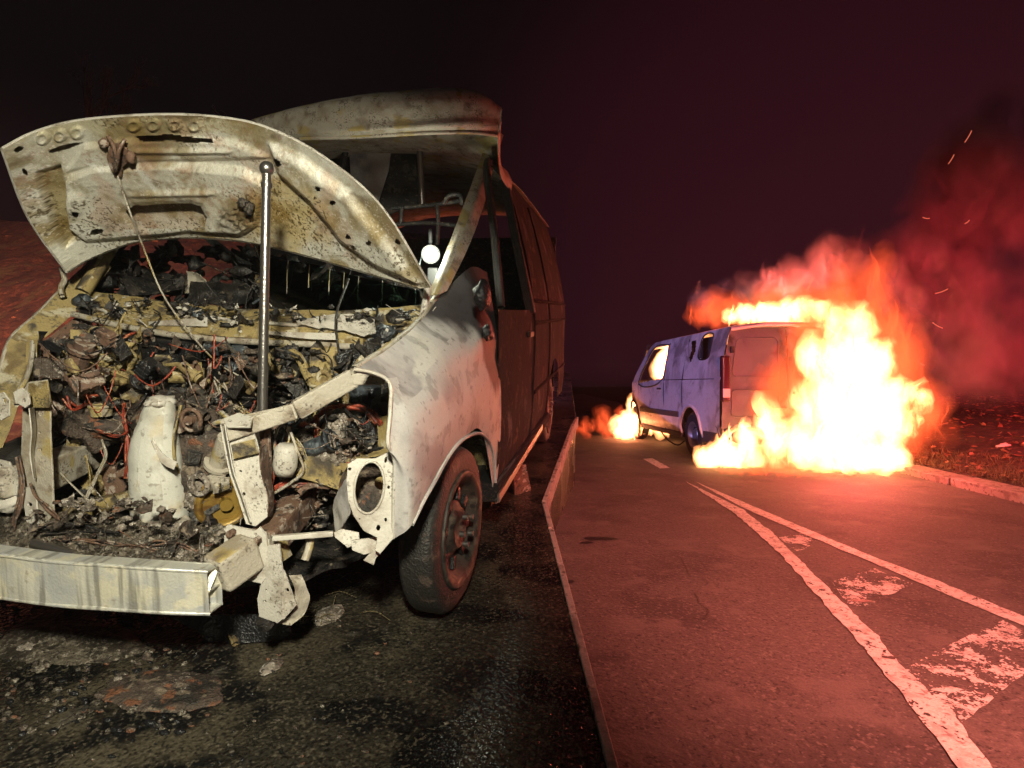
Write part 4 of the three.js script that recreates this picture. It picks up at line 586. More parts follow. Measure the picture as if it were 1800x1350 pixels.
// ---- body behind the wing: door, side, roof, far side, floor
{
  const prof = (y) => y < 0.5 ? 0.93 + 0.02 * (y - 0.33) / 0.17 : y < 1.12 ? 0.95 : 0.95 - 0.2 * Math.pow((y - 1.12) / 0.85, 1.4);
  const shut = new THREE.MeshPhysicalMaterial({ side: THREE.DoubleSide, specularIntensity: 0.25, map: layered(512, [0.022, 0.02, 0.021], [{ c: [0.1, 0.09, 0.09], per: 6, lo: 0.58, hi: 0.72, s: 3, wx: 0.2, wy: 0.3 }, { c: [0.02, 0.018, 0.018], per: 5, lo: 0.5, hi: 0.62, s: 23, wx: 0.2, wy: 0.3 }, { c: [0.1, 0.06, 0.04], per: 20, lo: 0.62, hi: 0.74, s: 33, a: 0.7 }], 0.9, 0.12), bumpMap: metalBump, bumpScale: 0.006, roughness: 0.9 });
  for (const s of [1, -1]) {
    const win = [[-0.62, 1.16], [-1.5, 1.18], [-1.5, 1.82], [-1.05, 1.82]];
    B('door', skin((u, v) => { const z = lerp(-0.52, -1.58, u), y = lerp(0.34, 1.14, v); return v3(s * (prof(y) + 0.006 * fbm(z * 5, y * 5, 1, 3)), y, z); }, 30, 24), shut);
    B('side_panel', skin((u, v) => { const z = lerp(-1.59, -3.85, u), y = lerp(0.34, 1.97, v); return v3(s * (prof(y) + 0.012 * fbm(z * 2.5, y * 2.5, 2, 3)), y, z); }, 70, 50, (u, v) => Math.hypot(lerp(-1.59, -3.85, u) + 2.95, lerp(0.34, 1.97, v) - 0.34) < 0.4), shut);
    for (const y of [0.62, 1.06, 1.2]) B('pressed_rib', tube([v3(s * (prof(y) + 0.004), y, -1.66), v3(s * (prof(y) + 0.008), y, -2.4), v3(s * (prof(y) + 0.004), y, -3.8)], 0.012, 6, 30), shut);
    for (const z of [-1.6, -2.45]) B('panel_gap', tube([0.36, 0.7, 1.1, 1.5, 1.9].map((y) => v3(s * (prof(y) + 0.008), y, z)), 0.007, 5, 24), M.char);
    B('door_handle', boxUV(new RoundedBoxGeometry(0.025, 0.035, 0.15, 2, 0.008).translate(s * 0.962, 1.0, -1.42)), M.char);
    B('door_post', bar(v3(s * prof(1.15), 1.12, -1.54), v3(s * (prof(1.9) - 0.01), 1.92, -1.6), 0.05, 0.07), M.soot);
    B('door_frame', tube([v3(s * 0.94, 1.15, -0.62), v3(s * 0.87, 1.5, -0.8), v3(s * 0.77, 1.9, -1.08), v3(s * 0.76, 1.95, -1.55)], 0.02, 6, 24), M.soot);
    B('sill', bar(v3(s * 0.9, 0.31, -0.5), v3(s * 0.9, 0.31, -2.5), 0.12, 0.09, 0.012), shut);
    B('sill_edge', bar(v3(s * 0.965, 0.3, -0.46), v3(s * 0.965, 0.33, -2.0), 0.012, 0.04, 0.004), M.steel);
  }
  B('mirror_base', merged([lump(VX(848, 520, 0.97), [0.03, 0.05, 0.06], 3, 2, 0.5), lump(VX(858, 585, 0.965), [0.02, 0.03, 0.05], 6, 2, 0.5)]), M.char);
  // roof with its rounded front edge above the windscreen opening
  const front = [[[440, 214, -0.78], [520, 190, -0.66], [600, 174, -0.6], [690, 162, -0.6], [775, 156, -0.68], [838, 164, -0.82], [882, 192, -0.95]], [[470, 236, -0.66], [540, 226, -0.56], [610, 222, -0.5], [690, 218, -0.5], [775, 212, -0.58], [838, 210, -0.74], [879, 216, -0.9]], [[490, 246, -0.68], [555, 243, -0.58], [615, 241, -0.53], [690, 237, -0.53], [770, 233, -0.6], [834, 233, -0.75], [874, 238, -0.9]]].map(pts);
  const fx = front[0];
  const rowsBack = [-1.4, -2.4, -3.85].map((z) => fx.map((p, i) => v3(lerp(-0.78, 0.78, i / 6), [1.97, 2.06, 2.09, 2.1, 2.09, 2.06, 1.97][i] - 0.02 * (z < -3), z)));
  B('roof', sheet([...rowsBack.reverse(), fx, front[1], front[2]], 60, 60, -0.003, (u, v, p) => 0.008 * fbm(p.x * 3, p.z * 3, 5, 3)), new THREE.MeshStandardMaterial().copy(M.frame));
  for (const k of [6, 0]) { const s = k ? 1 : -1; B('cant_rail', sheet([[fx[k], v3(s * 0.775, 1.985, -1.3), v3(s * 0.775, 1.975, -1.64)], [front[1][k], v3(s * 0.8, 1.94, -1.3), v3(s * 0.8, 1.92, -1.64)], [front[2][k], v3(s * 0.795, 1.89, -1.3), v3(s * 0.795, 1.86, -1.64)]], 20, 8, 0.004), M.frame); }
  B('roof_lip', boxUV(tube(front[2], 0.009, 6, 50)), M.frame);
  B('windscreen_pillar', sheet([[VX(754, 520, 0.75), VX(782, 450, 0.735), VX(810, 375, 0.72), VX(838, 300, 0.7), VX(860, 232, 0.68)], [VX(764, 520, 0.785), VX(796, 450, 0.775), VX(826, 375, 0.76), VX(852, 300, 0.74), VX(874, 232, 0.72)], [VX(784, 512, 0.8), VX(820, 440, 0.8), VX(846, 372, 0.78), VX(866, 300, 0.76), VX(884, 238, 0.74)]], 40, 12, 0.004, (u, v, p) => 0.006 * fbm(p.y * 9, p.z * 9, 2, 3)), M.frame);
  B('windscreen_pillar', boxUV(tube([v3(-0.8, 1.2, -0.15), v3(-0.76, 1.55, -0.4), v3(-0.7, 1.95, -0.8)], 0.03, 8, 30)), M.ochre);
  B('floor_pan', boxUV(new RoundedBoxGeometry(1.7, 0.05, 3.9, 1, 0.01).translate(0, 0.36, -1.95)), M.soot);
  B('rear_wall', boxUV(new RoundedBoxGeometry(1.7, 1.5, 0.02, 1, 0.004).translate(0, 1.1, -3.84)), M.soot);
  B('bulkhead', plateZ([[600, 250], [612, 244], [690, 240], [684, 300], [660, 388], [560, 395], [520, 330], [540, 262]], -1.6, 0.004), M.soot);
  B('bulkhead_panel', plateZ([[614, 250], [690, 242], [683, 300], [656, 384], [640, 380], [618, 326]], -1.56, 0.004), std({ map: layered(256, [0.36, 0.34, 0.33], [{ c: [0.2, 0.18, 0.2], per: 4, lo: 0.45, hi: 0.7, s: 3 }], 1.5), roughness: 0.6 }));
  B('bulkhead_panel', plateZ([[690, 242], [734, 240], [737, 358], [700, 372], [662, 386], [684, 300]], -1.57, 0.004), M.soot);
  // soot drips along the top of the burnt panel
  for (let k = 0; k < 9; k++) hose([[636 + k * 5, 249, -1.54], [638 + k * 5 + rr(-1, 1), 254 + rr(0, 5), -1.54], [638 + k * 5, 258 + rr(0, 10), -1.54]], 0.0028, M.char, 'soot_drip', 5);
  B('cab_post', boxUV(rod(VZ(737, 238, -1.5), VZ(742, 360, -1.5), 0.02)), M.steel);
  B('cab_post', boxUV(rod(VZ(612, 246, -1.5), VZ(600, 300, -1.5), 0.018)), M.soot);
  for (const l of [[[688, 366, -0.9], [740, 362, -0.9], [790, 356, -0.9], [812, 352, -0.9]], [[690, 395, -0.9], [750, 392, -0.9], [800, 396, -0.9]], [[706, 366, -0.9], [704, 395, -0.9]], [[768, 360, -0.9], [770, 392, -0.9], [768, 430, -0.9]], [[780, 358, -0.8], [788, 345, -0.8], [808, 343, -0.8], [812, 360, -0.8]]]) hose(l, 0.011, M.soot, 'seat_frame');
  for (const [x, z] of [[-0.45, -0.95], [0.05, -0.95], [0.5, -0.95]]) B('seat_spring_frame', merged([tube([v3(x - 0.2, 0.62, z), v3(x - 0.2, 1.0, z - 0.12), v3(x - 0.17, 1.28, z - 0.2), v3(x + 0.17, 1.28, z - 0.2), v3(x + 0.2, 1.0, z - 0.12), v3(x + 0.2, 0.62, z)], 0.014, 6, 40), ...[0.75, 0.9, 1.05, 1.18].map((y) => tube([v3(x - 0.19, y, z - 0.05), v3(x, y - 0.02, z - 0.03), v3(x + 0.19, y, z - 0.05)], 0.005, 5, 8)), bar(v3(x - 0.2, 0.6, z), v3(x - 0.2, 0.58, z + 0.45), 0.03, 0.03), bar(v3(x + 0.2, 0.6, z), v3(x + 0.2, 0.58, z + 0.45), 0.03, 0.03)].map(boxUV)), M.soot);
  // burnt remains of the dashboard
  const dash = []; for (let k = 0; k < 46; k++) { const x = rr(-0.75, 0.72); dash.push(lump(v3(x, rr(0.86, 1.02), rr(-0.62, -0.3)), [rr(0.03, 0.11), rr(0.02, 0.06), rr(0.03, 0.09)], k, 2, 0.45)); }
  B('dashboard', dash, M.soot);
  B('dash_beam', boxUV(rod(v3(-0.78, 1.02, -0.42), v3(0.78, 1.02, -0.42), 0.03)), M.rust);
  B('steering_column', merged([boxUV(rod(v3(0.38, 0.95, -0.35), v3(0.38, 1.08, -0.7), 0.03)), boxUV(new THREE.TorusGeometry(0.18, 0.013, 8, 40).rotateX(-0.45).translate(0.38, 1.1, -0.72))]), M.soot);
  // lower part of the cracked, smoke-stained windscreen
  const glass = new THREE.MeshPhysicalMaterial({ color: lin(0.2, 0.27, 0.22), transmission: 1, thickness: 0, roughness: 0.08, side: THREE.DoubleSide });
  B('windscreen', sheet([[VZ(470, 447, -0.34), VZ(560, 470, -0.33), VZ(650, 492, -0.31), VZ(738, 512, -0.26)], [VZ(478, 545, -0.24), VZ(560, 548, -0.22), VZ(650, 550, -0.2), VZ(738, 545, -0.18)]], 12, 6, 0.003), glass);
  for (let k = 0; k < 7; k++) { const u = 512 + k * 31 + rr(-6, 6), v0 = 458 + k * 7; hose([[u, v0, -0.3], [u - 1.5, v0 + 25, -0.28], [u - 2, v0 + rr(36, 60), -0.26]], 0.0022, M.frame, 'glass_drip', 5); }
}
// ---- cowl, wiper rail and what lies on it
B('cowl', sheet([pts([[150, 512, -0.24], [250, 525, -0.2], [350, 536, -0.18], [450, 544, -0.17], [560, 546, -0.17], [650, 545, -0.18], [742, 540, -0.2]]), pts([[146, 535, -0.12], [250, 553, -0.08], [350, 563, -0.06], [450, 570, -0.05], [560, 575, -0.05], [650, 580, -0.06], [735, 574, -0.08]]), pts([[136, 560, -0.06], [250, 578, -0.03], [350, 588, -0.01], [450, 597, 0], [560, 602, 0], [650, 606, -0.01], [708, 602, -0.04]])], 110, 30, 0.003, (u, v, p) => 0.02 * fbm(p.x * 7, p.z * 12, 4, 4)), M.ochre);
B('cowl_edge', boxUV(tube(pts([[128, 552, -0.04], [200, 570, -0.02], [300, 588, 0], [400, 598, 0.01], [470, 602, 0.01], [560, 606, 0.01], [640, 610, 0.01], [700, 608, -0.02]]), 0.013, 6, 70)), M.frame);
for (const l of [[[155, 543, -0.1], [180, 545, -0.08], [205, 560, -0.06], [270, 571, -0.05], [330, 570, -0.05], [366, 566, -0.05]], [[366, 560, -0.06], [400, 562, -0.06], [430, 578, -0.03]], [[310, 556, -0.07], [360, 557, -0.07], [425, 566, -0.06]], [[475, 568, -0.04], [540, 574, -0.04], [600, 580, -0.04]]]) hose(l, 0.007, M.white, 'wiper_linkage');
B('cowl_strip', sheet([pts([[262, 566, -0.03], [365, 558, -0.03]]), pts([[262, 572, -0.02], [365, 574, -0.02]])], 10, 3, 0.003), M.white);
B('cowl_strip', sheet([pts([[470, 583, 0.02], [540, 585, 0.02], [594, 586, 0.02]]), pts([[470, 588, 0.03], [540, 596, 0.03], [594, 598, 0.03]])], 10, 3, 0.003), M.white);
B('burnt_foil', sheet([pts([[520, 562, -0.06], [580, 552, -0.08], [640, 556, -0.08], [660, 560, -0.06]]), pts([[525, 574, -0.02], [580, 578, -0.01], [640, 590, 0], [662, 588, 0]])], 24, 12, 0.002, (u, v, p) => 0.03 * fbm(p.x * 16, p.z * 16, 2, 3)), M.white);
B('burnt_foil', sheet([pts([[170, 522, -0.15], [240, 524, -0.14], [320, 540, -0.13]]), pts([[165, 535, -0.1], [240, 548, -0.08], [316, 562, -0.06]])], 20, 10, 0.002, (u, v, p) => 0.02 * fbm(p.x * 14, p.z * 14, 6, 3)), M.ochre);
for (const [u, v, z, r, mt] of [[675, 588, -0.03, 0.035, 'bluish'], [208, 548, -0.06, 0.022, 'bluish'], [145, 530, -0.12, 0.03, 'bluish'], [165, 540, -0.1, 0.025, 'soot'], [345, 550, -0.08, 0.022, 'bluish'], [700, 560, -0.12, 0.035, 'soot'], [155, 548, -0.08, 0.03, 'soot'], [330, 546, -0.1, 0.02, 'bluish']]) B('melted_lump', lump(VZ(u, v, z), [r * 1.3, r, r], u, 2, 0.45), M[mt]);
for (const [u, v, w, h, z, mt] of [[200, 470, 0.13, 0.1, -0.5, 'ochre'], [340, 497, 0.05, 0.05, -0.42, 'frame'], [455, 470, 0.035, 0.16, -0.5, 'ochre'], [300, 500, 0.2, 0.05, -0.55, 'soot'], [420, 480, 0.05, 0.12, -0.6, 'soot'], [235, 500, 0.1, 0.06, -0.4, 'soot'], [380, 515, 0.16, 0.05, -0.35, 'soot'], [620, 520, 0.2, 0.06, -0.45, 'bluish'], [560, 500, 0.08, 0.1, -0.5, 'char']]) B('dash_scrap', sheet([[VZ(u, v, z).add(v3(-w, -h, 0)), VZ(u, v, z).add(v3(w, -h, 0.02))], [VZ(u, v, z).add(v3(-w, 0, -0.03)), VZ(u, v, z).add(v3(w, 0, -0.02))], [VZ(u, v, z).add(v3(-w * 0.8, h, 0)), VZ(u, v, z).add(v3(w * 0.9, h * 0.8, 0))]], 16, 12, 0.004, (a, b, p) => 0.035 * fbm(p.x * 12 + u, p.y * 12, v, 3)), M[mt]);

// ---- right wing seen from inside, at the edge of the bonnet opening
B('wing', sheet([[VX(-30, 760, -0.93), VX(-6, 690, -0.92), VX(8, 622, -0.91), VX(22, 592, -0.9), VX(62, 556, -0.88), VX(108, 510, -0.86), VX(172, 450, -0.84)], [VX(0, 800, -0.86), VX(30, 720, -0.86), VX(44, 650, -0.85), VX(60, 610, -0.84), VX(100, 578, -0.82), VX(140, 540, -0.8), VX(196, 470, -0.79)]], 60, 12, 0.003, (u, v, p) => 0.012 * fbm(p.y * 8, p.z * 8, 3, 3)), M.ochre);
B('wing_edge', boxUV(tube([VX(-30, 760, -0.935), VX(-6, 690, -0.925), VX(8, 622, -0.915), VX(22, 592, -0.905), VX(62, 556, -0.885), VX(108, 510, -0.865), VX(172, 450, -0.845)], 0.009, 6, 60)), M.frame);
B('inner_wing', sheet([[VX(60, 612, -0.8), VX(110, 575, -0.78), VX(160, 535, -0.76)], [VX(50, 700, -0.74), VX(110, 650, -0.7), VX(165, 600, -0.66)], [VX(60, 800, -0.7), VX(120, 760, -0.62), VX(175, 690, -0.58)]], 30, 24, 0.003, (u, v, p) => 0.03 * fbm(p.y * 8, p.z * 8, 8, 4)), M.rust);
B('wing_bracket', sheet([pts([[48, 602, 0.2], [66, 596, 0.2]]), pts([[44, 650, 0.22], [64, 640, 0.2]]), pts([[30, 690, 0.3], [52, 694, 0.3]])], 8, 16, 0.004), M.ochre);
B('wing_bracket', boxUV(tube(pts([[58, 600, 0.2], [54, 640, 0.24], [44, 670, 0.32], [30, 694, 0.36], [30, 712, 0.38]]), 0.009, 6, 24)), M.frame);
B('right_rail', boxUV(bar(VZ(70, 835, 0.45), VZ(232, 762, -0.1), 0.1, 0.11, 0.012)), M.frame);
B('left_rail', boxUV(bar(VZ(462, 962, 0.56), VZ(600, 800, -0.15), 0.085, 0.1, 0.012)), M.rust);

// ---- engine bay: bulkhead, floor, towers
B('firewall', boxUV(sheet([[v3(-0.8, 0.3, -0.1), v3(0, 0.3, -0.1), v3(0.8, 0.3, -0.1)], [v3(-0.8, 0.7, -0.08), v3(0, 0.7, -0.06), v3(0.8, 0.7, -0.08)], [v3(-0.8, 1.06, -0.06), v3(0, 1.06, -0.03), v3(0.8, 1.06, -0.06)]], 60, 30, 0.003, (u, v, p) => 0.03 * fbm(p.x * 5, p.y * 5, 2, 4))), M.soot);
B('sub_frame', boxUV(sheet([[v3(-0.75, 0.3, 0.45), v3(0, 0.28, 0.5), v3(0.5, 0.3, 0.45)], [v3(-0.75, 0.3, -0.1), v3(0, 0.3, -0.1), v3(0.75, 0.3, -0.1)]], 40, 30, 0.02, (u, v, p) => 0.05 * fbm(p.x * 6, p.z * 6, 2, 4))), M.soot);
B('strut_tower', merged([boxUV(bar(VZ(572, 618, 0.02), VZ(570, 690, 0.1), 0.1, 0.1, 0.012)), lump(VZ(570, 672, 0.14), [0.055, 0.03, 0.05], 4, 2, 0.3), boxUV(place(new THREE.TorusGeometry(0.022, 0.009, 8, 20), VZ(569, 665, 0.17).toArray()))]), M.ochre);
B('strut_tower', merged([boxUV(bar(VZ(215, 610, -0.02), VZ(222, 690, 0.05), 0.12, 0.12, 0.015)), lump(VZ(180, 585, 0.02), [0.06, 0.03, 0.05], 8, 2, 0.3), lump(VZ(150, 640, 0.02), [0.09, 0.09, 0.05], 9, 2, 0.3)]), M.ochre);
B('brake_servo', boxUV(place(new THREE.CylinderGeometry(0.12, 0.115, 0.09, 36), VZ(538, 700, 0.02).toArray(), [Math.PI / 2 - 0.2, 0, 0])), M.soot);
hose([[482, 620, 0.06], [505, 617, 0.08], [525, 628, 0.1], [537, 652, 0.12], [545, 668, 0.14]], 0.017, M.ochre);
hose([[592, 640, 0.06], [618, 645, 0.06], [632, 632, 0.05], [650, 626, 0.03]], 0.014, M.ochre);
hose([[545, 668, 0.14], [552, 705, 0.2], [556, 760, 0.24], [560, 785, 0.26]], 0.008, M.ochre, 'dip_stick');
B('air_box', boxUV(bar(VZ(265, 618, -0.02), VZ(345, 628, 0.0), 0.1, 0.12, 0.012)), M.char);
B('wiper_motor', merged([lump(VZ(415, 622, 0.03), [0.06, 0.03, 0.04], 3, 2, 0.4), lump(VZ(380, 612, 0.02), [0.05, 0.03, 0.04], 5, 2, 0.4), lump(VZ(420, 648, 0.08), [0.045, 0.03, 0.04], 7, 2, 0.4)]), M.bluish);
// engine: block, head with injectors, manifold, pulleys
B('engine_block', merged([lump(v3(-0.05, 0.72, 0.12), [0.3, 0.14, 0.2], 3, 4, 0.28, 2.4), lump(VZ(360, 770, 0.3), [0.1, 0.11, 0.1], 6, 4, 0.35, 2.2), lump(VZ(345, 840, 0.34), [0.08, 0.09, 0.08], 9, 4, 0.35, 2.2), lump(VZ(180, 745, 0.25), [0.14, 0.07, 0.1], 12, 4, 0.35, 2.2)]), M.grime);
B('engine_cover', sheet([pts([[262, 655, 0.02], [330, 650, 0.02], [400, 660, 0.02], [430, 672, 0.02]]), pts([[250, 680, 0.12], [330, 682, 0.14], [400, 686, 0.14], [440, 690, 0.12]]), pts([[262, 705, 0.2], [330, 705, 0.22], [400, 712, 0.22], [445, 715, 0.2]])], 50, 24, 0.01, (u, v, p) => 0.025 * fbm(p.x * 11, p.z * 11, 1, 4)), M.char);
for (let k = 0; k < 4; k++) { const u = 328 + k * 31, v = 668 + k * 3; hose([[u - 8, v + 14, 0.17], [u, v + 4, 0.2], [u + 12, v - 4, 0.2]], 0.008, M.ochre, 'injector_pipe'); }
{ const c = [[288, 650, 0.16], [272, 654, 0.18], [258, 668, 0.2], [250, 688, 0.22]], cu = new THREE.CatmullRomCurve3(pts(c)), parts = [tube(pts(c), 0.018, 8, 20)]; for (let k = 0; k < 15; k++) { const p = cu.getPointAt(k / 14), d = cu.getTangentAt(k / 14); parts.push(new THREE.TorusGeometry(0.021, 0.005, 6, 14).applyQuaternion(new THREE.Quaternion().setFromUnitVectors(v3(0, 0, 1), d)).translate(p.x, p.y, p.z)); } B('ribbed_hose', merged(parts.map(boxUV)), M.char); }
// pale heat shield over the exhaust
{
  const R = [[705, 263, 302], [725, 254, 304], [750, 246, 305], [775, 239, 308], [800, 235, 312], [830, 234, 315], [865, 238, 319], [895, 240, 322], [920, 243, 326], [940, 250, 330], [953, 262, 322]].map(([v, a, b]) => { const c = VZ((a + b) / 2, v, 0.42), e = VZ(b, v, 0.42); return [c, e.x - c.x]; });
  const grid = []; for (let j = 0; j <= 44; j++) { const f = j / 44 * (R.length - 1), i = Math.min(Math.floor(f), R.length - 2), k = f - i, c = R[i][0].clone().lerp(R[i + 1][0], k), r = lerp(R[i][1], R[i + 1][1], k), l = []; for (let q = 0; q <= 40; q++) { const a = q / 40 * 2 * Math.PI, rr2 = r * (1 + 0.07 * fbm(Math.cos(a) * 1.6, c.y * 9, Math.sin(a) * 1.6 + 3, 3) - 0.035 * Math.exp(-Math.pow(((((j / 44) * 3.2) % 1) - 0.5) / 0.09, 2))); l.push(v3(c.x + Math.sin(a) * rr2, c.y, c.z + Math.cos(a) * rr2 * 0.85)); } grid.push(l); }
  const hs = B('heat_shield', sheetOf(grid, 0.002), std({ map: layered(512, [0.56, 0.55, 0.49], [{ c: [0.44, 0.42, 0.36], per: 5, lo: 0.5, hi: 0.72, s: 10 }, { c: [0.5, 0.42, 0.28], per: 6, lo: 0.6, hi: 0.74, s: 30, a: 0.7 }, { c: [0.2, 0.17, 0.13], per: 30, lo: 0.66, hi: 0.76, s: 60, a: 0.6 }], 2, 0.06), bumpMap: metalBump, bumpScale: 0.002, roughness: 0.5 }));
  B('shield_fold', sheet([pts([[268, 770, 0.5], [290, 800, 0.5], [312, 812, 0.49]]), pts([[266, 778, 0.51], [284, 812, 0.505], [306, 826, 0.5]])], 12, 4, 0.003), M.white, hs);
  B('shield_cap', lump(VZ(283, 706, 0.42), [0.042, 0.022, 0.045], 4, 3, 0.25), M.white, hs);
  B('shield_tear', sheet([pts([[298, 925, 0.47], [325, 905, 0.46], [340, 915, 0.44]]), pts([[300, 945, 0.46], [325, 940, 0.45], [338, 930, 0.42]])], 14, 6, 0.003, (u, v, p) => 0.02 * fbm(p.x * 20, p.y * 20, 2, 3)), M.frame, hs);
  B('outlet_flange', merged([boxUV(place(new THREE.TorusGeometry(0.034, 0.007, 8, 24), VZ(336, 738, 0.42).toArray())), boxUV(place(new THREE.CylinderGeometry(0.036, 0.03, 0.1, 20), VZ(330, 738, 0.36).toArray(), [Math.PI / 2, 0, 0])), boxUV(place(new THREE.CylinderGeometry(0.015, 0.015, 0.03, 10), VZ(336, 738, 0.43).toArray(), [Math.PI / 2, 0, 0]))]), M.rust);
}
hose([[318, 712, 0.42], [308, 750, 0.44], [306, 800, 0.44], [314, 832, 0.42]], 0.005, M.ochre, 'sensor_lead');
B('pulley', merged([boxUV(place(new THREE.TorusGeometry(0.075, 0.014, 10, 40).scale(1, 1, 1.4), VZ(392, 884, 0.36).toArray(), [0.12, 0.75, 0])), boxUV(place(new THREE.CylinderGeometry(0.07, 0.07, 0.015, 32).rotateX(Math.PI / 2), VZ(396, 884, 0.35).toArray(), [0.12, 0.75, 0])), boxUV(place(new THREE.CylinderGeometry(0.02, 0.02, 0.05, 16).rotateX(Math.PI / 2), VZ(396, 884, 0.36).toArray(), [0.12, 0.75, 0]))]), M.gold);
B('alternator', merged([boxUV(place(new THREE.CylinderGeometry(0.06, 0.055, 0.1, 24), VZ(352, 858, 0.36).toArray(), [Math.PI / 2, 0, 0.3])), boxUV(place(new THREE.TorusGeometry(0.03, 0.01, 8, 18), VZ(350, 852, 0.43).toArray())), lump(VZ(345, 880, 0.4), [0.03, 0.03, 0.03], 3, 3, 0.5, 3)]), M.ash);
B('filler_cap', merged([boxUV(place(new THREE.CylinderGeometry(0.035, 0.032, 0.035, 24), VZ(178, 722, 0.32).toArray())), boxUV(place(new THREE.TorusGeometry(0.034, 0.006, 8, 24).rotateX(Math.PI / 2), VZ(178, 714, 0.32).toArray()))]), M.frame);
B('connector_plate', plateZ([[166, 612], [184, 609], [206, 616], [208, 628], [196, 634], [176, 630], [166, 622]], 0.2, 0.008, [oval(174, 617, 3, 4, 8), oval(198, 620, 2.5, 3, 8)]), M.white);
B('white_canister', boxUV(new THREE.LatheGeometry([[0, 0.05], [0.024, 0.05], [0.036, 0.036], [0.037, -0.02], [0.033, -0.034], [0.028, -0.05], [0, -0.05]].map(([x, y]) => new THREE.Vector2(x, y)), 28).rotateZ(-0.15).translate(...VZ(502, 808, 0.42).toArray())), M.white);
B('charred_battery', merged([lump(VZ(636, 762, 0.18), [0.085, 0.09, 0.09], 4, 5, 0.3, 2.6), lump(VZ(606, 748, 0.2), [0.05, 0.06, 0.06], 8, 4, 0.35, 2.6)]), M.char);
B('melted_cable_mass', merged([lump(VZ(590, 770, 0.28), [0.035, 0.07, 0.04], 4, 4, 0.5, 3), lump(VZ(582, 800, 0.3), [0.05, 0.04, 0.04], 7, 4, 0.5, 3), lump(VZ(598, 742, 0.28), [0.03, 0.03, 0.03], 9, 3, 0.5, 3)]), M.ash);
B('relay_box', merged([boxUV(bar(VZ(620, 695, 0.12), VZ(664, 700, 0.12), 0.08, 0.085, 0.012)), lump(VZ(672, 715, 0.14), [0.04, 0.045, 0.04], 3, 3, 0.2)]), M.bluish);
B('bent_wire', boxUV(tube(pts([[482, 790, 0.4], [486, 760, 0.4], [496, 748, 0.4], [508, 762, 0.4], [506, 782, 0.4]]), 0.004, 5, 30)), M.frame);
B('bent_wire', boxUV(tube(pts([[508, 752, 0.42], [522, 790, 0.42], [533, 828, 0.42], [512, 848, 0.42], [480, 868, 0.42]]), 0.005, 5, 30)), M.frame);
B('battery_tray', sheet([pts([[664, 735, 0.22], [684, 730, 0.26]]), pts([[662, 790, 0.28], [683, 786, 0.3]]), pts([[612, 808, 0.34], [684, 800, 0.34]])], 12, 16, 0.003), M.ochre);
// ---- front frame: cross brace, uprights, headlamp carrier, bumper
B('cross_brace', merged([boxUV(bar(VZ(395, 762, 0.58), VZ(520, 722, 0.5), 0.022, 0.05, 0.006)), boxUV(bar(VZ(520, 722, 0.5), VZ(622, 664, 0.38), 0.024, 0.06, 0.006)), boxUV(bar(VZ(618, 666, 0.385), VZ(676, 664, 0.34), 0.024, 0.04, 0.006)), boxUV(bar(VZ(388, 742, 0.56), VZ(500, 718, 0.52), 0.014, 0.014, 0.004))]), M.frame);
B('brace_end', merged([plate([[394, 738], [420, 728], [445, 735], [440, 752], [400, 752]], VZ(415, 745, 0.58), v3(0, 1, 0.5), 0.004, [oval(405, 742, 4, 2.5, 8), oval(424, 745, 3, 2, 8)])]), M.white);
const upright = (outline, z, holes, turn, mat) => { const c = outline.reduce((a, b) => [a[0] + b[0] / outline.length, a[1] + b[1] / outline.length], [0, 0]); return plate(outline, VZ(c[0], c[1], z), v3(Math.sin(turn), 0.1, Math.cos(turn)), 0.004, holes); };
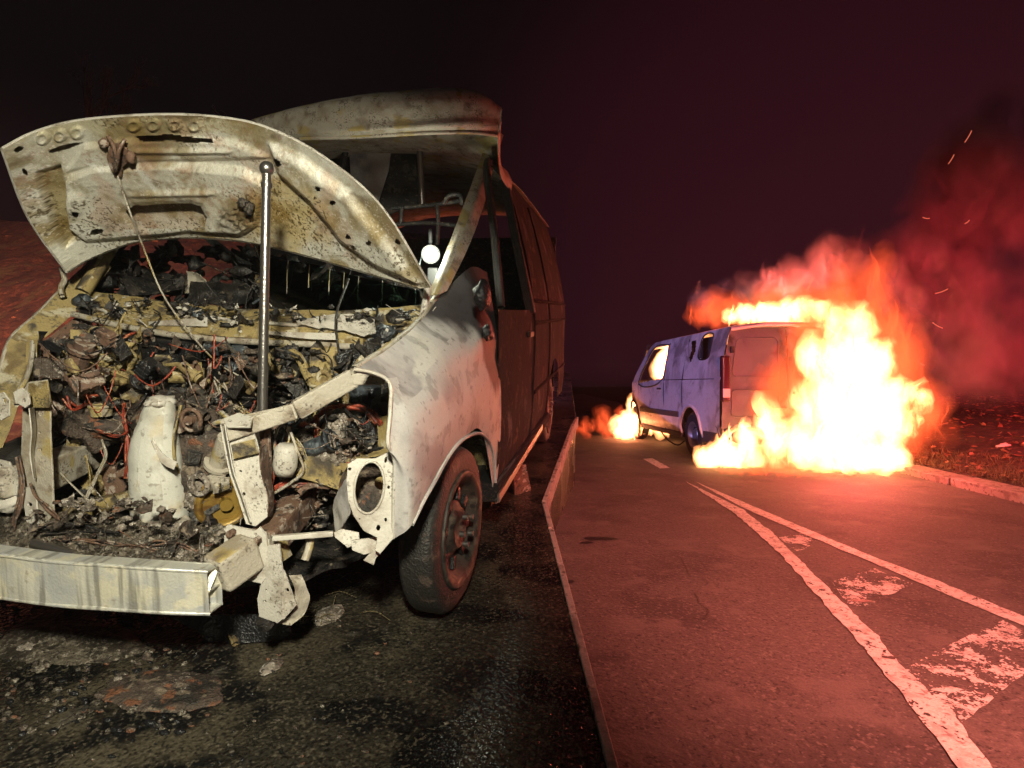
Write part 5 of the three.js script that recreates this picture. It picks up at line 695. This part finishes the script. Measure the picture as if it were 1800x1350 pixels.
{
  const u1 = B('upright', upright([[388, 746], [404, 762], [448, 762], [456, 790], [460, 830], [472, 880], [470, 908], [450, 924], [434, 920], [418, 870], [404, 830], [396, 790]], 0.56, [oval(402, 776, 3.5, 4, 8), oval(434, 782, 4, 4, 8), oval(424, 828, 2.5, 2.5, 8), oval(430, 868, 3, 3.5, 8), oval(452, 852, 2, 2, 8)], 0.25), M.white);
  B('flange', boxUV(sheet([pts([[388, 746, 0.555], [396, 790, 0.555], [404, 830, 0.555], [418, 870, 0.555], [434, 920, 0.555]]), pts([[394, 746, 0.61], [402, 790, 0.61], [410, 830, 0.61], [424, 870, 0.61], [440, 918, 0.6]])], 24, 4, 0.003)), M.white, u1);
  B('flange', boxUV(sheet([pts([[456, 790, 0.56], [460, 830, 0.56], [472, 880, 0.56], [470, 908, 0.56]]), pts([[468, 780, 0.5], [476, 830, 0.5], [482, 880, 0.5], [478, 908, 0.5]])], 24, 4, 0.003)), M.rust, u1);
  B('burnt_patch', upright([[408, 782], [448, 772], [454, 796], [412, 806]], 0.572, [], 0.25), M.ochre, u1);
  B('pipe', boxUV(rod(VZ(464, 730, 0.46), VZ(470, 842, 0.46), 0.016)), M.rust, u1);
  const u2 = B('upright', upright([[44, 686], [52, 672], [84, 668], [90, 700], [90, 760], [94, 830], [96, 900], [82, 922], [70, 930], [52, 918], [46, 862], [40, 800], [42, 740]], 0.5, [oval(74, 726, 4, 5, 8), oval(74, 790, 3, 4, 8), oval(56, 888, 5, 4, 8), oval(78, 905, 3, 3, 8), oval(72, 760, 2.5, 2.5, 8)], -0.1), M.frame);
  B('flange', boxUV(sheet([pts([[58, 716, 0.51], [62, 760, 0.51], [58, 800, 0.51], [64, 840, 0.51]]), pts([[50, 718, 0.56], [54, 760, 0.56], [52, 800, 0.55], [58, 842, 0.55]])], 20, 4, 0.003)), M.white, u2);
  B('plate_end', upright([[40, 856], [56, 858], [66, 880], [70, 928], [50, 920]], 0.53, [oval(55, 886, 5, 4, 8), oval(57, 896, 2, 2, 8)], -0.1), M.white, u2);
  B('burnt_patch', upright([[52, 674], [84, 670], [90, 706], [86, 716], [54, 716]], 0.515, [], -0.1), M.ochre, u2);
  B('latch_plate', upright([[26, 690], [40, 682], [52, 692], [54, 710], [46, 716], [30, 706]], 0.55, [oval(45, 704, 3, 4, 8)], 0.1), M.white, u2);
  B('side_bracket', upright([[-6, 694], [8, 690], [18, 704], [18, 730], [4, 738], [-8, 726]], 0.5, [oval(10, 704, 4, 5, 8)], 0.2), M.white);
  B('side_bracket', upright([[-8, 806], [18, 812], [28, 826], [34, 838], [30, 870], [-8, 872]], 0.5, [oval(20, 826, 4, 4, 8), oval(4, 818, 3, 3, 8)], 0), M.white);
  B('side_bracket', lump(VZ(12, 884, 0.5), [0.06, 0.03, 0.03], 7, 3, 0.4), M.white);
  B('rail_end', boxUV(bar(VZ(-40, 850, 0.42), VZ(26, 846, 0.5), 0.08, 0.1, 0.01)), M.frame);
}
{
  const hole = oval(649, 857, 26, 46, 24, 0.12);
  const hc = B('headlamp_carrier', plate([[612, 816], [628, 806], [660, 806], [684, 794], [692, 806], [694, 850], [696, 900], [690, 946], [668, 972], [660, 966], [664, 944], [640, 932], [622, 905], [613, 880], [610, 846]], VZ(655, 880, 0.6), v3(0.45, 0.15, 1), 0.005, [hole, oval(683, 856, 2.5, 3.5, 8), oval(678, 913, 2.5, 4, 8), oval(665, 927, 4, 5.5, 8), oval(632, 912, 2, 2, 8), oval(678, 808, 2.5, 6, 8, 0.15), oval(615, 824, 3, 3, 8)]), M.white);
  B('ring_lip', boxUV(tube([...hole, hole[0]].map(([u, v]) => onPlane(u, v, VZ(655, 880, 0.606), v3(0.45, 0.15, 1))), 0.004, 6, 60)), M.white, hc);
  B('carrier_wing', sheet([pts([[613, 836, 0.6], [596, 860, 0.54], [586, 880, 0.5]]), pts([[614, 880, 0.6], [598, 895, 0.55], [585, 900, 0.5]]), pts([[612, 906, 0.6], [602, 925, 0.56], [590, 936, 0.52]])], 14, 14, 0.003, (u, v, p) => 0.008 * fbm(p.x * 16, p.y * 16, 1, 2)), M.pale, hc);
  B('lamp_bowl', boxUV(new THREE.LatheGeometry([[0.02, -0.06], [0.06, -0.05], [0.09, -0.01], [0.095, 0.02]].map(([x, y]) => new THREE.Vector2(x, y)), 24).rotateX(Math.PI / 2).translate(...VZ(655, 860, 0.5).toArray())), M.grime, hc);
  B('carrier_foot', merged([plate([[588, 936], [600, 930], [630, 936], [632, 952], [612, 962], [590, 944]], VZ(612, 945, 0.58), v3(0.3, 0.4, 1), 0.004), plate([[618, 950], [662, 944], [662, 968], [640, 974], [620, 966]], VZ(640, 958, 0.58), v3(0.3, 0.2, 1), 0.004, [oval(624, 954, 3, 3, 8)]), plate([[640, 984], [660, 962], [672, 966], [660, 980], [656, 992]], VZ(655, 978, 0.58), v3(0.6, 0.1, 1), 0.004)]), M.white, hc);
}
B('tie_bar', boxUV(bar(VZ(478, 946, 0.62), VZ(586, 938, 0.54), 0.016, 0.016, 0.004)), M.white);
B('hanging_pipe', boxUV(tube(pts([[546, 940, 0.52], [544, 960, 0.54], [536, 985, 0.56]]), 0.012, 7, 14)), M.frame);
// bumper beam, open at its end, on a crash box
{
  const H = 0.058, path = [[-190, 998, 0.84], [-80, 1004, 0.87], [0, 1014, 0.87], [100, 1027, 0.86], [200, 1034, 0.84], [290, 1040, 0.81], [366, 1043, 0.76]].map(([u, v, z]) => VZ(u, v, z));
  const th = 0.005, dep = 0.055, mk = (dy0, dy1, dz0, dz1, mat, name, par) => { const n = 60, g0 = [], g1 = []; for (let i = 0; i <= n; i++) { const p = along(path, i / n); g0.push(p.clone().add(v3(0, dy0, -dz0))); g1.push(p.clone().add(v3(0, dy1, -dz1))); } return B(name, sheet([g0, g0.map((p, i) => p.clone().lerp(g1[i], 0.5)), g1], n, 6, th, name === 'bumper_beam' ? (u, v, p) => 0.006 * fbm(p.x * 7, p.y * 9, 3, 3) : undefined), mat, par); };
  const beam = mk(-H, H, 0, 0, M.beam, 'bumper_beam'); beam.userData.label = 'bare metal front bumper beam open at its end';
  mk(H, H, 0.001, dep, M.beam, 'top_wall', beam); mk(-H, -H, dep, 0.001, M.beam, 'bottom_wall', beam); mk(H, -H, dep, dep, M.beam, 'back_wall', beam); mk(0.004, 0.004, 0.006, dep - 0.003, M.beam, 'web', beam); mk(0.004, 0.054, 0.006, dep - 0.004, M.beam, 'web', beam);
  for (const [dy, dz] of [[H, 0.001], [-H, 0.001]]) B('beam_edge', boxUV(tube(Array.from({ length: 30 }, (_, i) => along(path, i / 29).add(v3(0, dy, -dz - 0.002))), 0.006, 6, 90)), M.beam, beam);
  const cb = B('crash_box', merged([boxUV(bar(VZ(378, 1012, 0.71), VZ(444, 966, 0.6), 0.085, 0.105, 0.014))]), M.frame);
  B('crease', boxUV(tube([VZ(386, 985, 0.72), VZ(420, 962, 0.66), VZ(436, 948, 0.62)], 0.004, 5, 14)), M.frame, cb);
  const mp = B('mounting_plate', plate([[396, 930], [402, 922], [440, 930], [452, 932], [458, 926], [466, 936], [474, 950], [476, 1000], [462, 1024], [436, 1018], [404, 990], [397, 960]], VZ(436, 970, 0.6), v3(0.1, 0.05, 1), 0.006, [oval(452, 938, 2.5, 2.5, 8)]), M.white);
  for (const [u, v] of [[406, 937], [451, 950], [446, 1008]]) B('bolt', boxUV(place(new THREE.CylinderGeometry(0.011, 0.011, 0.022, 6), VZ(u, v, 0.618).toArray(), [Math.PI / 2, 0, 0])), M.rust, mp);
  B('side_web', boxUV(sheet([pts([[466, 934, 0.6], [480, 946, 0.56], [500, 945, 0.5]]), pts([[476, 1000, 0.6], [492, 990, 0.56], [512, 976, 0.5]])], 10, 8, 0.004)), M.frame, mp);
  const lb = B('lower_bracket', merged([plate([[466, 1004], [474, 958], [492, 956], [498, 1006], [499, 1086], [490, 1093], [458, 1082], [455, 1052]], VZ(476, 1040, 0.6), v3(-0.12, 0, 1), 0.005, [oval(470, 1036, 2.5, 3, 8), oval(468, 1056, 3, 3, 8)]), plate([[491, 995], [501, 1004], [521, 1062], [499, 1087], [497, 1040]], VZ(500, 1040, 0.6), v3(0.55, 0, 1), 0.005, [oval(506, 1036, 2.5, 4, 8), oval(512, 1056, 2, 2, 8)]), tube([VZ(491, 995, 0.606), VZ(497, 1030, 0.606), VZ(499, 1087, 0.606)], 0.004, 6, 12)].map((g) => boxUV(g))), M.white);
  B('torn_flap', sheet([pts([[508, 1012, 0.52], [530, 1010, 0.5]]), pts([[518, 1040, 0.54], [542, 1046, 0.5]]), pts([[512, 1080, 0.56], [538, 1075, 0.52]]), pts([[486, 1096, 0.58], [512, 1100, 0.56]])], 14, 18, 0.003, (u, v, p) => 0.02 * fbm(p.x * 14, p.y * 14, 3, 3)), M.frame, lb);
  B('tow_socket', boxUV(place(new THREE.CylinderGeometry(0.022, 0.026, 0.03, 18), VZ(466, 1092, 0.59).toArray(), [0.5, 0, 0.3])), M.soot, lb);
}
// ---- wiring and small burnt debris
const loom = (n, base, spread, r, mat = M.wire) => { const g = []; for (let k = 0; k < n; k++) g.push(tube(base.map(([u, v, z]) => VZ(u + rr(-spread, spread), v + rr(-spread, spread), z + rr(-0.012, 0.012))), r * rr(0.7, 1.2), 5, base.length * 5)); B('wiring', merged(g.map(boxUV)), mat); };
loom(4, [[196, 596, 0.14], [170, 600, 0.16], [155, 615, 0.18], [146, 640, 0.2], [140, 660, 0.2], [124, 668, 0.22]], 3, 0.0045); loom(3, [[160, 612, 0.18], [150, 630, 0.2], [148, 655, 0.22], [165, 680, 0.25], [180, 700, 0.26]], 4, 0.004); loom(3, [[190, 600, 0.15], [215, 592, 0.14], [236, 586, 0.12]], 3, 0.004);
loom(4, [[218, 708, 0.3], [216, 735, 0.33], [222, 760, 0.33], [223, 800, 0.34], [222, 840, 0.33]], 3, 0.004); loom(3, [[155, 742, 0.33], [180, 760, 0.35], [205, 766, 0.35], [225, 760, 0.34]], 3, 0.004); loom(3, [[150, 690, 0.3], [165, 700, 0.3], [180, 695, 0.3]], 5, 0.005); loom(3, [[115, 700, 0.3], [130, 715, 0.3], [150, 708, 0.32]], 6, 0.004);
loom(4, [[505, 752, 0.3], [545, 738, 0.3], [575, 722, 0.28], [605, 712, 0.26], [635, 716, 0.24], [658, 728, 0.24], [668, 745, 0.26]], 3.5, 0.006); loom(3, [[585, 712, 0.28], [610, 715, 0.28], [640, 722, 0.26], [664, 742, 0.26]], 4, 0.007); loom(3, [[480, 860, 0.42], [500, 850, 0.4], [525, 852, 0.38], [556, 845, 0.36], [570, 825, 0.34]], 4, 0.0055); loom(2, [[474, 800, 0.42], [478, 830, 0.42], [476, 860, 0.43], [482, 885, 0.43]], 3, 0.005); loom(4, [[550, 812, 0.32], [568, 825, 0.32], [590, 845, 0.34]], 6, 0.004); loom(3, [[560, 730, 0.3], [556, 760, 0.32], [562, 790, 0.32]], 3, 0.003);
loom(3, [[30, 800, 0.52], [38, 850, 0.53], [34, 885, 0.54], [22, 920, 0.55], [26, 955, 0.55]], 4, 0.004, M.rust); loom(3, [[52, 850, 0.55], [62, 870, 0.56], [80, 890, 0.56], [104, 912, 0.54]], 3, 0.004, M.rust); loom(2, [[178, 775, 0.36], [186, 800, 0.36], [170, 835, 0.36], [150, 880, 0.38]], 2, 0.005, M.frame); loom(2, [[150, 800, 0.36], [160, 835, 0.36], [158, 855, 0.36]], 2, 0.005, M.ochre); loom(2, [[100, 825, 0.4], [140, 865, 0.42], [185, 905, 0.42]], 2, 0.003, M.frame);
loom(5, [[380, 660, 0.2], [395, 690, 0.22], [420, 720, 0.24], [440, 740, 0.26]], 10, 0.003, M.frame); loom(5, [[500, 760, 0.34], [525, 790, 0.35], [548, 815, 0.35]], 10, 0.003, M.frame);
function debris(name, poly, zr, n, size, mat, seed, detail = 1) {
  const r = mulberry(seed), R = (a, b) => a + (b - a) * r(), xs = poly.map((p) => p[0]), ys = poly.map((p) => p[1]), list = [];
  while (list.length < n) {
    const u = R(Math.min(...xs), Math.max(...xs)), v = R(Math.min(...ys), Math.max(...ys)); if (!inPoly(poly, u, v)) continue;
    let s = R(size[0], size[1]); const p = VZ(u, v, R(zr[0], zr[1])), k = r();
    if (k < 0.46) list.push(lump(p, [s * R(0.4, 1.3), s * R(0.35, 0.8), s * R(0.5, 1)], list.length + seed, detail, 0.9, 2.2));
    else if (k < 0.66) { const d = v3(R(-1, 1), R(-0.7, 0.5), R(-0.6, 0.6)).normalize(), L = s * R(3, 12), e = v3(R(-1, 1), R(-1, 0.6), R(-0.5, 0.5)).multiplyScalar(L * 0.35); list.push(boxUV(tube([p, p.clone().addScaledVector(d, L * 0.4).add(e), p.clone().addScaledVector(d, L)], s * R(0.06, 0.17), 5, 8))); }
    else { s *= 0.8; const j = () => v3(R(-1, 1), R(-1, 1), R(-0.8, 0.8)).multiplyScalar(s * 0.8), e1 = v3(R(-1, 1), R(-1, 1), R(-0.6, 0.6)).normalize().multiplyScalar(s * R(1, 2.4)), e2 = v3(R(-1, 1), R(-1, 1), R(-0.8, 0.8)).normalize().multiplyScalar(s * R(0.6, 1.6)); const P = (a, b) => p.clone().addScaledVector(e1, a).addScaledVector(e2, b).add(j()); list.push(sheet([[P(-1, -1), P(0, -1), P(1, -1)], [P(-1, 0), P(0, 0), P(1, 0)], [P(-1, 1), P(0, 1), P(1, 1)]], 5, 5, 0.003)); }
  }
  const m = B(name, list, mat); m.userData.kind = 'stuff'; return m;
}
// bolted-on engine parts: flanged pipes, housings, brackets
function parts(poly, zr, n, mats, seed) {
  const r = mulberry(seed), R = (a, b) => a + (b - a) * r(), xs = poly.map((p) => p[0]), ys = poly.map((p) => p[1]);
  for (let i = 0; i < n;) {
    const u = R(Math.min(...xs), Math.max(...xs)), v = R(Math.min(...ys), Math.max(...ys)); if (!inPoly(poly, u, v)) continue; i++;
    const p = VZ(u, v, R(zr[0], zr[1])), k = r(), mt = M[mats[Math.floor(r() * mats.length)]], e = [R(-0.6, 0.6), R(-0.8, 0.8), R(-3, 3)], a = R(0.014, 0.032);
    if (k < 0.3) B('pipe_flange', merged([new THREE.CylinderGeometry(a, a * 1.05, a * R(2.5, 6), 18), new THREE.CylinderGeometry(a * 1.5, a * 1.5, a * 0.4, 18).translate(0, a * 1.4, 0), new THREE.TorusGeometry(a * 0.7, a * 0.2, 6, 18).rotateX(Math.PI / 2).translate(0, a * 1.75, 0)].map((g) => boxUV(place(g, p.toArray(), e)))), mt);
    else if (k < 0.55) { const bx = [a * R(2, 4), a * R(1.2, 2.6), a * R(1.4, 2.6)]; B('housing', merged([new RoundedBoxGeometry(...bx, 2, a * 0.35), ...[0, 1, 2].map((q) => new RoundedBoxGeometry(bx[0] * 0.06, bx[1] * 1.12, bx[2] * 1.06, 1, a * 0.05).translate((q - 1) * bx[0] * 0.3, 0, 0)), new THREE.CylinderGeometry(a * 0.3, a * 0.3, a, 8).translate(bx[0] * 0.36, bx[1] * 0.5, 0)].map((g) => boxUV(place(g, p.toArray(), e)))), mt); }
    else if (k < 0.8) { const q = [p]; for (let m = 1; m < 5; m++) q.push(q[m - 1].clone().add(v3(R(-1, 1) * 0.05, R(-0.6, 0.5) * 0.05, R(-0.5, 0.5) * 0.04))); B('hose', boxUV(tube(q, a * R(0.35, 0.7), 9, 26)), mt); }
    else { const sh = new THREE.Shape([[-2, -1], [1.6, -1.2], [2.2, 0.1], [1.2, 1.1], [-1, 0.8], [-2.2, 1.2]].map(([x, y]) => new THREE.Vector2(x * a * R(0.7, 1.1), y * a * R(0.7, 1.2)))); sh.holes.push(new THREE.Path().absarc(a * 0.5, 0, a * 0.32, 0, 6.283, true), new THREE.Path().absarc(-a * 0.9, -a * 0.1, a * 0.22, 0, 6.283, true)); B('bracket', boxUV(place(new THREE.ExtrudeGeometry(sh, { depth: a * 0.2, bevelEnabled: true, bevelSize: a * 0.06, bevelThickness: a * 0.06, bevelSegments: 1, curveSegments: 6 }), p.toArray(), e)), mt); }
  }
}
parts([[70, 620], [140, 585], [240, 600], [245, 700], [225, 850], [100, 880], [92, 720]], [0.12, 0.34], 30, ['grime', 'rust', 'ochre', 'soot', 'char', 'soot'], 91);
parts([[250, 640], [460, 640], [455, 720], [392, 740], [300, 700]], [0.14, 0.3], 16, ['grime', 'soot', 'char', 'ochre', 'rust'], 92);
parts([[310, 720], [392, 740], [405, 900], [345, 930], [325, 840]], [0.3, 0.42], 16, ['grime', 'grime', 'rust', 'soot', 'frame'], 93);
parts([[475, 735], [560, 720], [590, 800], [575, 920], [485, 930]], [0.26, 0.4], 16, ['grime', 'soot', 'ash', 'rust', 'bluish'], 94);
parts([[480, 615], [690, 620], [640, 655], [560, 690], [490, 690]], [0.0, 0.12], 12, ['soot', 'ochre', 'bluish', 'char'], 95);
{
  const r = mulberry(505), R = (a, b) => a + (b - a) * r(), sag = [[], [], []];
  for (let i = 0; i < 66; i++) { const left = i < 44, u0 = left ? R(70, 440) : R(480, 660), v0 = left ? R(600, 760) : R(640, 800), u1 = u0 + R(-130, 130), v1 = v0 + R(-40, 110), z = R(0.16, 0.4); if (left && (u1 < 50 || u1 > 460)) continue; const m = [(u0 + u1) / 2 + R(-15, 15), Math.max(v0, v1) + R(0, 40)]; sag[i % 3].push(boxUV(tube([VZ(u0, v0, z), VZ((u0 * 2 + m[0]) / 3, (v0 + m[1]) / 2, z + 0.02), VZ(m[0], m[1], z + 0.03), VZ((u1 * 2 + m[0]) / 3, (v1 + m[1]) / 2, z + 0.02), VZ(u1, v1, z)], R(0.0014, 0.0034), 5, 24))); }
  ['char', 'rust', 'wire'].forEach((k, i) => B('wiring', merged(sag[i]), M[k]));
}
const bay = [[60, 600], [140, 570], [330, 595], [470, 610], [560, 700], [470, 720], [390, 745], [395, 830], [250, 700], [230, 860], [100, 890], [90, 700]];
debris('charred_debris', bay, [0.03, 0.26], 60, [0.01, 0.034], M.grime, 31); debris('charred_debris', bay, [0.08, 0.3], 40, [0.006, 0.022], M.rust, 32); debris('charred_debris', bay, [0.1, 0.34], 60, [0.004, 0.011], M.ash, 33); debris('charred_debris', bay, [0.03, 0.26], 90, [0.012, 0.045], M.soot, 34); debris('charred_debris', [[95, 600], [240, 590], [240, 700], [100, 720]], [0.1, 0.3], 50, [0.012, 0.04], M.ochre, 35);
debris('charred_debris', [[305, 700], [395, 690], [400, 900], [340, 930], [320, 830]], [0.22, 0.34], 50, [0.01, 0.03], M.grime, 36); debris('charred_debris', [[305, 700], [395, 690], [400, 900], [340, 930], [320, 830]], [0.28, 0.38], 40, [0.005, 0.014], M.ash, 37);
const bayR = [[475, 720], [560, 715], [660, 740], [660, 800], [600, 840], [580, 930], [480, 930], [470, 800]];
debris('charred_debris', bayR, [0.12, 0.32], 60, [0.01, 0.032], M.soot, 41); debris('charred_debris', bayR, [0.2, 0.36], 50, [0.006, 0.022], M.grime, 42); debris('charred_debris', bayR, [0.25, 0.4], 60, [0.005, 0.013], M.ash, 43); debris('charred_debris', bayR, [0.2, 0.38], 40, [0.008, 0.018], M.rust, 44);
debris('charred_debris', [[490, 610], [600, 620], [690, 620], [640, 650], [540, 700], [480, 700]], [0, 0.12], 70, [0.012, 0.04], M.soot, 45); debris('charred_debris', [[150, 520], [730, 545], [700, 600], [460, 592], [140, 556]], [-0.08, 0], 120, [0.006, 0.022], M.soot, 46); debris('charred_debris', [[150, 520], [730, 545], [700, 600], [460, 592], [140, 556]], [-0.06, 0.01], 60, [0.005, 0.014], M.white, 47);
debris('charred_debris', [[150, 440], [440, 430], [740, 520], [740, 545], [440, 540], [150, 520]], [-0.75, -0.3], 130, [0.02, 0.06], M.soot, 48); debris('charred_debris', [[480, 450], [740, 500], [740, 545], [480, 540]], [-0.7, -0.35], 30, [0.015, 0.04], M.bluish, 49);
// ash and clinker lying on the undertray
debris('ash_bed', [[30, 915], [100, 880], [240, 870], [400, 930], [400, 985], [340, 1000], [60, 990]], [0.44, 0.66], 130, [0.005, 0.018], M.ash, 51); debris('ash_bed', [[30, 915], [100, 880], [240, 870], [400, 930], [400, 985], [340, 1000], [60, 990]], [0.46, 0.66], 110, [0.006, 0.02], M.grime, 52);
B('clinker_bed', sheet([pts([[-60, 1004, 0.7], [100, 996, 0.7], [250, 1000, 0.7], [380, 1000, 0.66]]), pts([[-60, 950, 0.6], [100, 950, 0.6], [250, 958, 0.6], [400, 968, 0.58]]), pts([[-60, 915, 0.48], [100, 905, 0.48], [250, 915, 0.48], [420, 935, 0.48]])], 170, 70, 0.01, (u, v, p) => 0.05 * Math.abs(fbm(p.x * 9, p.z * 9, 2, 5)) + 0.022 * fbm(p.x * 34, p.z * 34, 5, 3)), M.wetash);
loom(7, [[110, 960, 0.62], [170, 955, 0.62], [230, 970, 0.63], [300, 962, 0.62], [360, 975, 0.6]], 18, 0.003, M.rust); loom(5, [[60, 935, 0.6], [130, 930, 0.58], [200, 945, 0.58]], 14, 0.004, M.soot);
B('undertray', sheet([pts([[-60, 1000, 0.72], [100, 1004, 0.72], [300, 1008, 0.72], [400, 1000, 0.68]]), pts([[-60, 930, 0.4], [100, 925, 0.4], [300, 935, 0.4], [430, 940, 0.4]])], 40, 16, 0.01, (u, v, p) => 0.04 * fbm(p.x * 9, p.z * 9, 2, 4)), M.grime);
B('exhaust_pipe', boxUV(tube(pts([[-20, 905, 0.2], [110, 905, 0.36], [180, 888, 0.38], [250, 872, 0.36]]), 0.03, 8, 30)), M.ochre);
B('fallen_tube', boxUV(tube(pts([[58, 955, 0.66], [100, 966, 0.66], [160, 985, 0.66], [230, 1002, 0.66]]), 0.014, 8, 24)), M.steel);

// ---- things that lean on, lie in or lie around the burnt van
{
  const t = thing('steel_prop', 'steel bar with a ball end propping up the burnt bonnet', 'bar'); t.applyMatrix4(vanMatrix);
  const a = VZ(469, 300, 0.46), b = VZ(461, 728, 0.5);
  B('shaft', boxUV(rod(b, a, 0.0145, 0.0125, 20)), M.steel, t); B('ball_end', boxUV(new THREE.SphereGeometry(0.0205, 24, 16).translate(a.x, a.y + 0.006, a.z)), M.steel, t); B('collar', boxUV(rod(VZ(469, 330, 0.46), VZ(468.8, 322, 0.46), 0.0155, 0.0165, 20)), M.steel, t);
}
{
  const t = thing('hand_lamp', 'bright white hand lamp lying on the dashboard under the bonnet edge', 'lamp'); t.applyMatrix4(vanMatrix);
  const c = VZ(757, 447, -0.55), dir = vanEye.clone().sub(c).normalize(), q = new THREE.Quaternion().setFromUnitVectors(v3(0, 0, 1), dir);
  B('housing', new THREE.CylinderGeometry(0.042, 0.034, 0.11, 20).rotateX(Math.PI / 2).translate(0, 0, -0.07).applyQuaternion(q).translate(c.x, c.y, c.z), lampShell, t);
  B('handle', tube([v3(0, 0.05, -0.03), v3(0, 0.1, -0.05), v3(0, 0.1, -0.11), v3(0, 0.04, -0.12)].map((p) => p.applyQuaternion(q).add(c)), 0.009, 6, 16), lampShell, t);
  B('lens', new THREE.SphereGeometry(0.033, 20, 12).scale(1, 1, 0.35).applyQuaternion(q).translate(c.x, c.y, c.z), new THREE.MeshStandardMaterial({ color: 0x222222, emissive: lin(0.95, 1, 0.8), emissiveIntensity: 9 }), t);
  B('stand', bar(c.clone().add(v3(0, -0.06, -0.05)), c.clone().add(v3(0, -0.26, -0.02)), 0.05, 0.05, 0.006), lampShell, t);
  const l = new THREE.PointLight(lin(0.95, 1, 0.8), 0.7, 0, 2); l.position.copy(c.clone().addScaledVector(dir, 0.12).applyMatrix4(vanMatrix)); l.shadow.radius = 2; l.castShadow = true; scene.add(l);
}
{
  const t = mesh('tyre_scrap', sheet([[VX(897, 822, 0.86), VX(912, 818, 0.9), VX(924, 816, 0.94)], [VX(901, 858, 0.86), VX(916, 858, 0.9), VX(930, 858, 0.94)], [VX(905, 884, 0.85), VX(920, 892, 0.9), VX(934, 892, 0.94)]], 12, 16, 0.02, (u, v, p) => 0.006 * fbm(p.y * 20, p.z * 20, 1, 3)), M.rust); t.applyMatrix4(vanMatrix); tag(t, 'scorched slab of tyre standing under the door sill of the burnt van', 'tyre scrap');
}
// ash heaps and scraps on the apron, in the van frame
const lay = (name, label, category, geo, mat, group) => { const m = mesh(name, geo, mat); m.applyMatrix4(vanMatrix); return tag(m, label, category, group); };
const heap = (cu, cv, rx, rz, h, seed) => { const c = VY(cu, cv, 0), grid = []; for (let j = 0; j <= 26; j++) { const l = []; for (let i = 0; i <= 40; i++) { const a = i / 40 * 6.2832, q = j / 26, e = 1 + 0.5 * fbm(Math.cos(a) * 1.4 + seed, Math.sin(a) * 1.4, seed, 3), x = c.x + Math.cos(a) * rx * q * e, z = c.z + Math.sin(a) * rz * q * e; l.push(v3(x, 0.002 + h * Math.pow(1 - q, 0.6) * (0.55 + 1.1 * Math.abs(fbm(x * 15, z * 15, seed, 4))) , z)); } grid.push(l); } return sheetOf(grid, 0.003); };
lay('ash_heap', 'flat heap of pale ash and burnt foam beneath the bumper beam', 'ash', heap(120, 1130, 0.26, 0.13, 0.035, 3), M.wetash);
lay('ash_heap', 'small grey ash patch before the scorched front wheel', 'ash', heap(577, 1082, 0.05, 0.08, 0.025, 6), M.ash);
lay('ash_heap', 'dark sooty heap spread in front of the bumper beam', 'ash', heap(290, 1215, 0.2, 0.1, 0.03, 9), M.grime);
lay('ash_heap', 'round brown ash clot lying off the end of the bumper', 'ash', heap(478, 1172, 0.03, 0.045, 0.02, 12), M.ash);
lay('yellow_scrap', 'twisted yellow scrap lying under the bumper end', 'scrap', boxUV(tube([VY(378, 1098, 0.04), VY(392, 1102, 0.05), VY(408, 1118, 0.03), VY(414, 1132, 0.015)], 0.012, 7, 20)), M.ochre);
lay('black_tray', 'black melted plastic tray lying under the bumper end', 'scrap', sheet([[VY(300, 1085, 0.1), VY(400, 1080, 0.1), VY(500, 1078, 0.1)], [VY(350, 1110, 0.05), VY(420, 1108, 0.05), VY(510, 1105, 0.05)], [VY(360, 1125, 0.01), VY(430, 1130, 0.01), VY(515, 1118, 0.01)]], 30, 14, 0.006, (u, v, p) => 0.03 * fbm(p.x * 14, p.z * 14, 1, 3)), M.char);
{
  const r = mulberry(77), R = (a, b) => a + (b - a) * r(), list = [[], [], []];
  for (let i = 0; i < 420; i++) { const near = r() < 0.6, u = near ? R(0, 330) : R(0, 980), v = near ? R(1060, 1290) : R(1000, 1345); if (!near && u > 560 && r() < 0.5) continue; const s = R(0.0025, 0.008) * (near ? 1.2 : 0.8), p = VY(u, v, s * 0.4); list[i % 3].push(lump(p, [s * R(0.8, 2.2), s * 0.8, s * R(0.7, 1.5)], i, 1, 0.4)); }
  list.forEach((l, k) => { const m = lay('ground_debris', ['small crumbs of wet ash strewn over the wet apron', 'small black cinders strewn over the wet apron', 'small brown clinker strewn over the wet apron'][k], 'debris', merged(l), [M.wetash, M.char, M.grime][k]); m.userData.kind = 'stuff'; });
  for (let i = 0; i < 9; i++) { const u = R(20, 330), v = R(1075, 1250), s = R(0.01, 0.022); lay('foam_clump', 'pale burnt foam clump on the ash below the bumper beam', 'foam', lump(VY(u, v, s * 0.5), [s * R(0.9, 1.6), s * 0.6, s], i + 60, 3, 0.55, 2.4), i % 3 ? M.wetash : M.ash, 'burnt foam clumps below the bumper'); }
  const straw = []; for (let i = 0; i < 26; i++) { const u = R(500, 640), v = R(945, 1090), p = VY(u, v, 0.012), a = R(0, 3.1), L = R(0.05, 0.16); straw.push(tube([p, p.clone().add(v3(Math.cos(a) * L * 0.5, R(0.005, 0.03), Math.sin(a) * L * 0.5)), p.clone().add(v3(Math.cos(a) * L, 0, Math.sin(a) * L))], 0.0012, 4, 6)); }
  const m = lay('straw', 'thin dry grass stalks on the wet apron by the bumper', 'straw', merged(straw), M.ochre); m.userData.kind = 'stuff';
}

// ---------------------------------------------------------------- thin night haze and smoke in the air
scene.fog = new THREE.FogExp2(lin(0.9, 0.9, 0.9), 0.0009);
scene.traverse((o) => { if (o.isMesh) { o.castShadow = true; o.receiveShadow = true; } });
renderer.render(scene, camera);
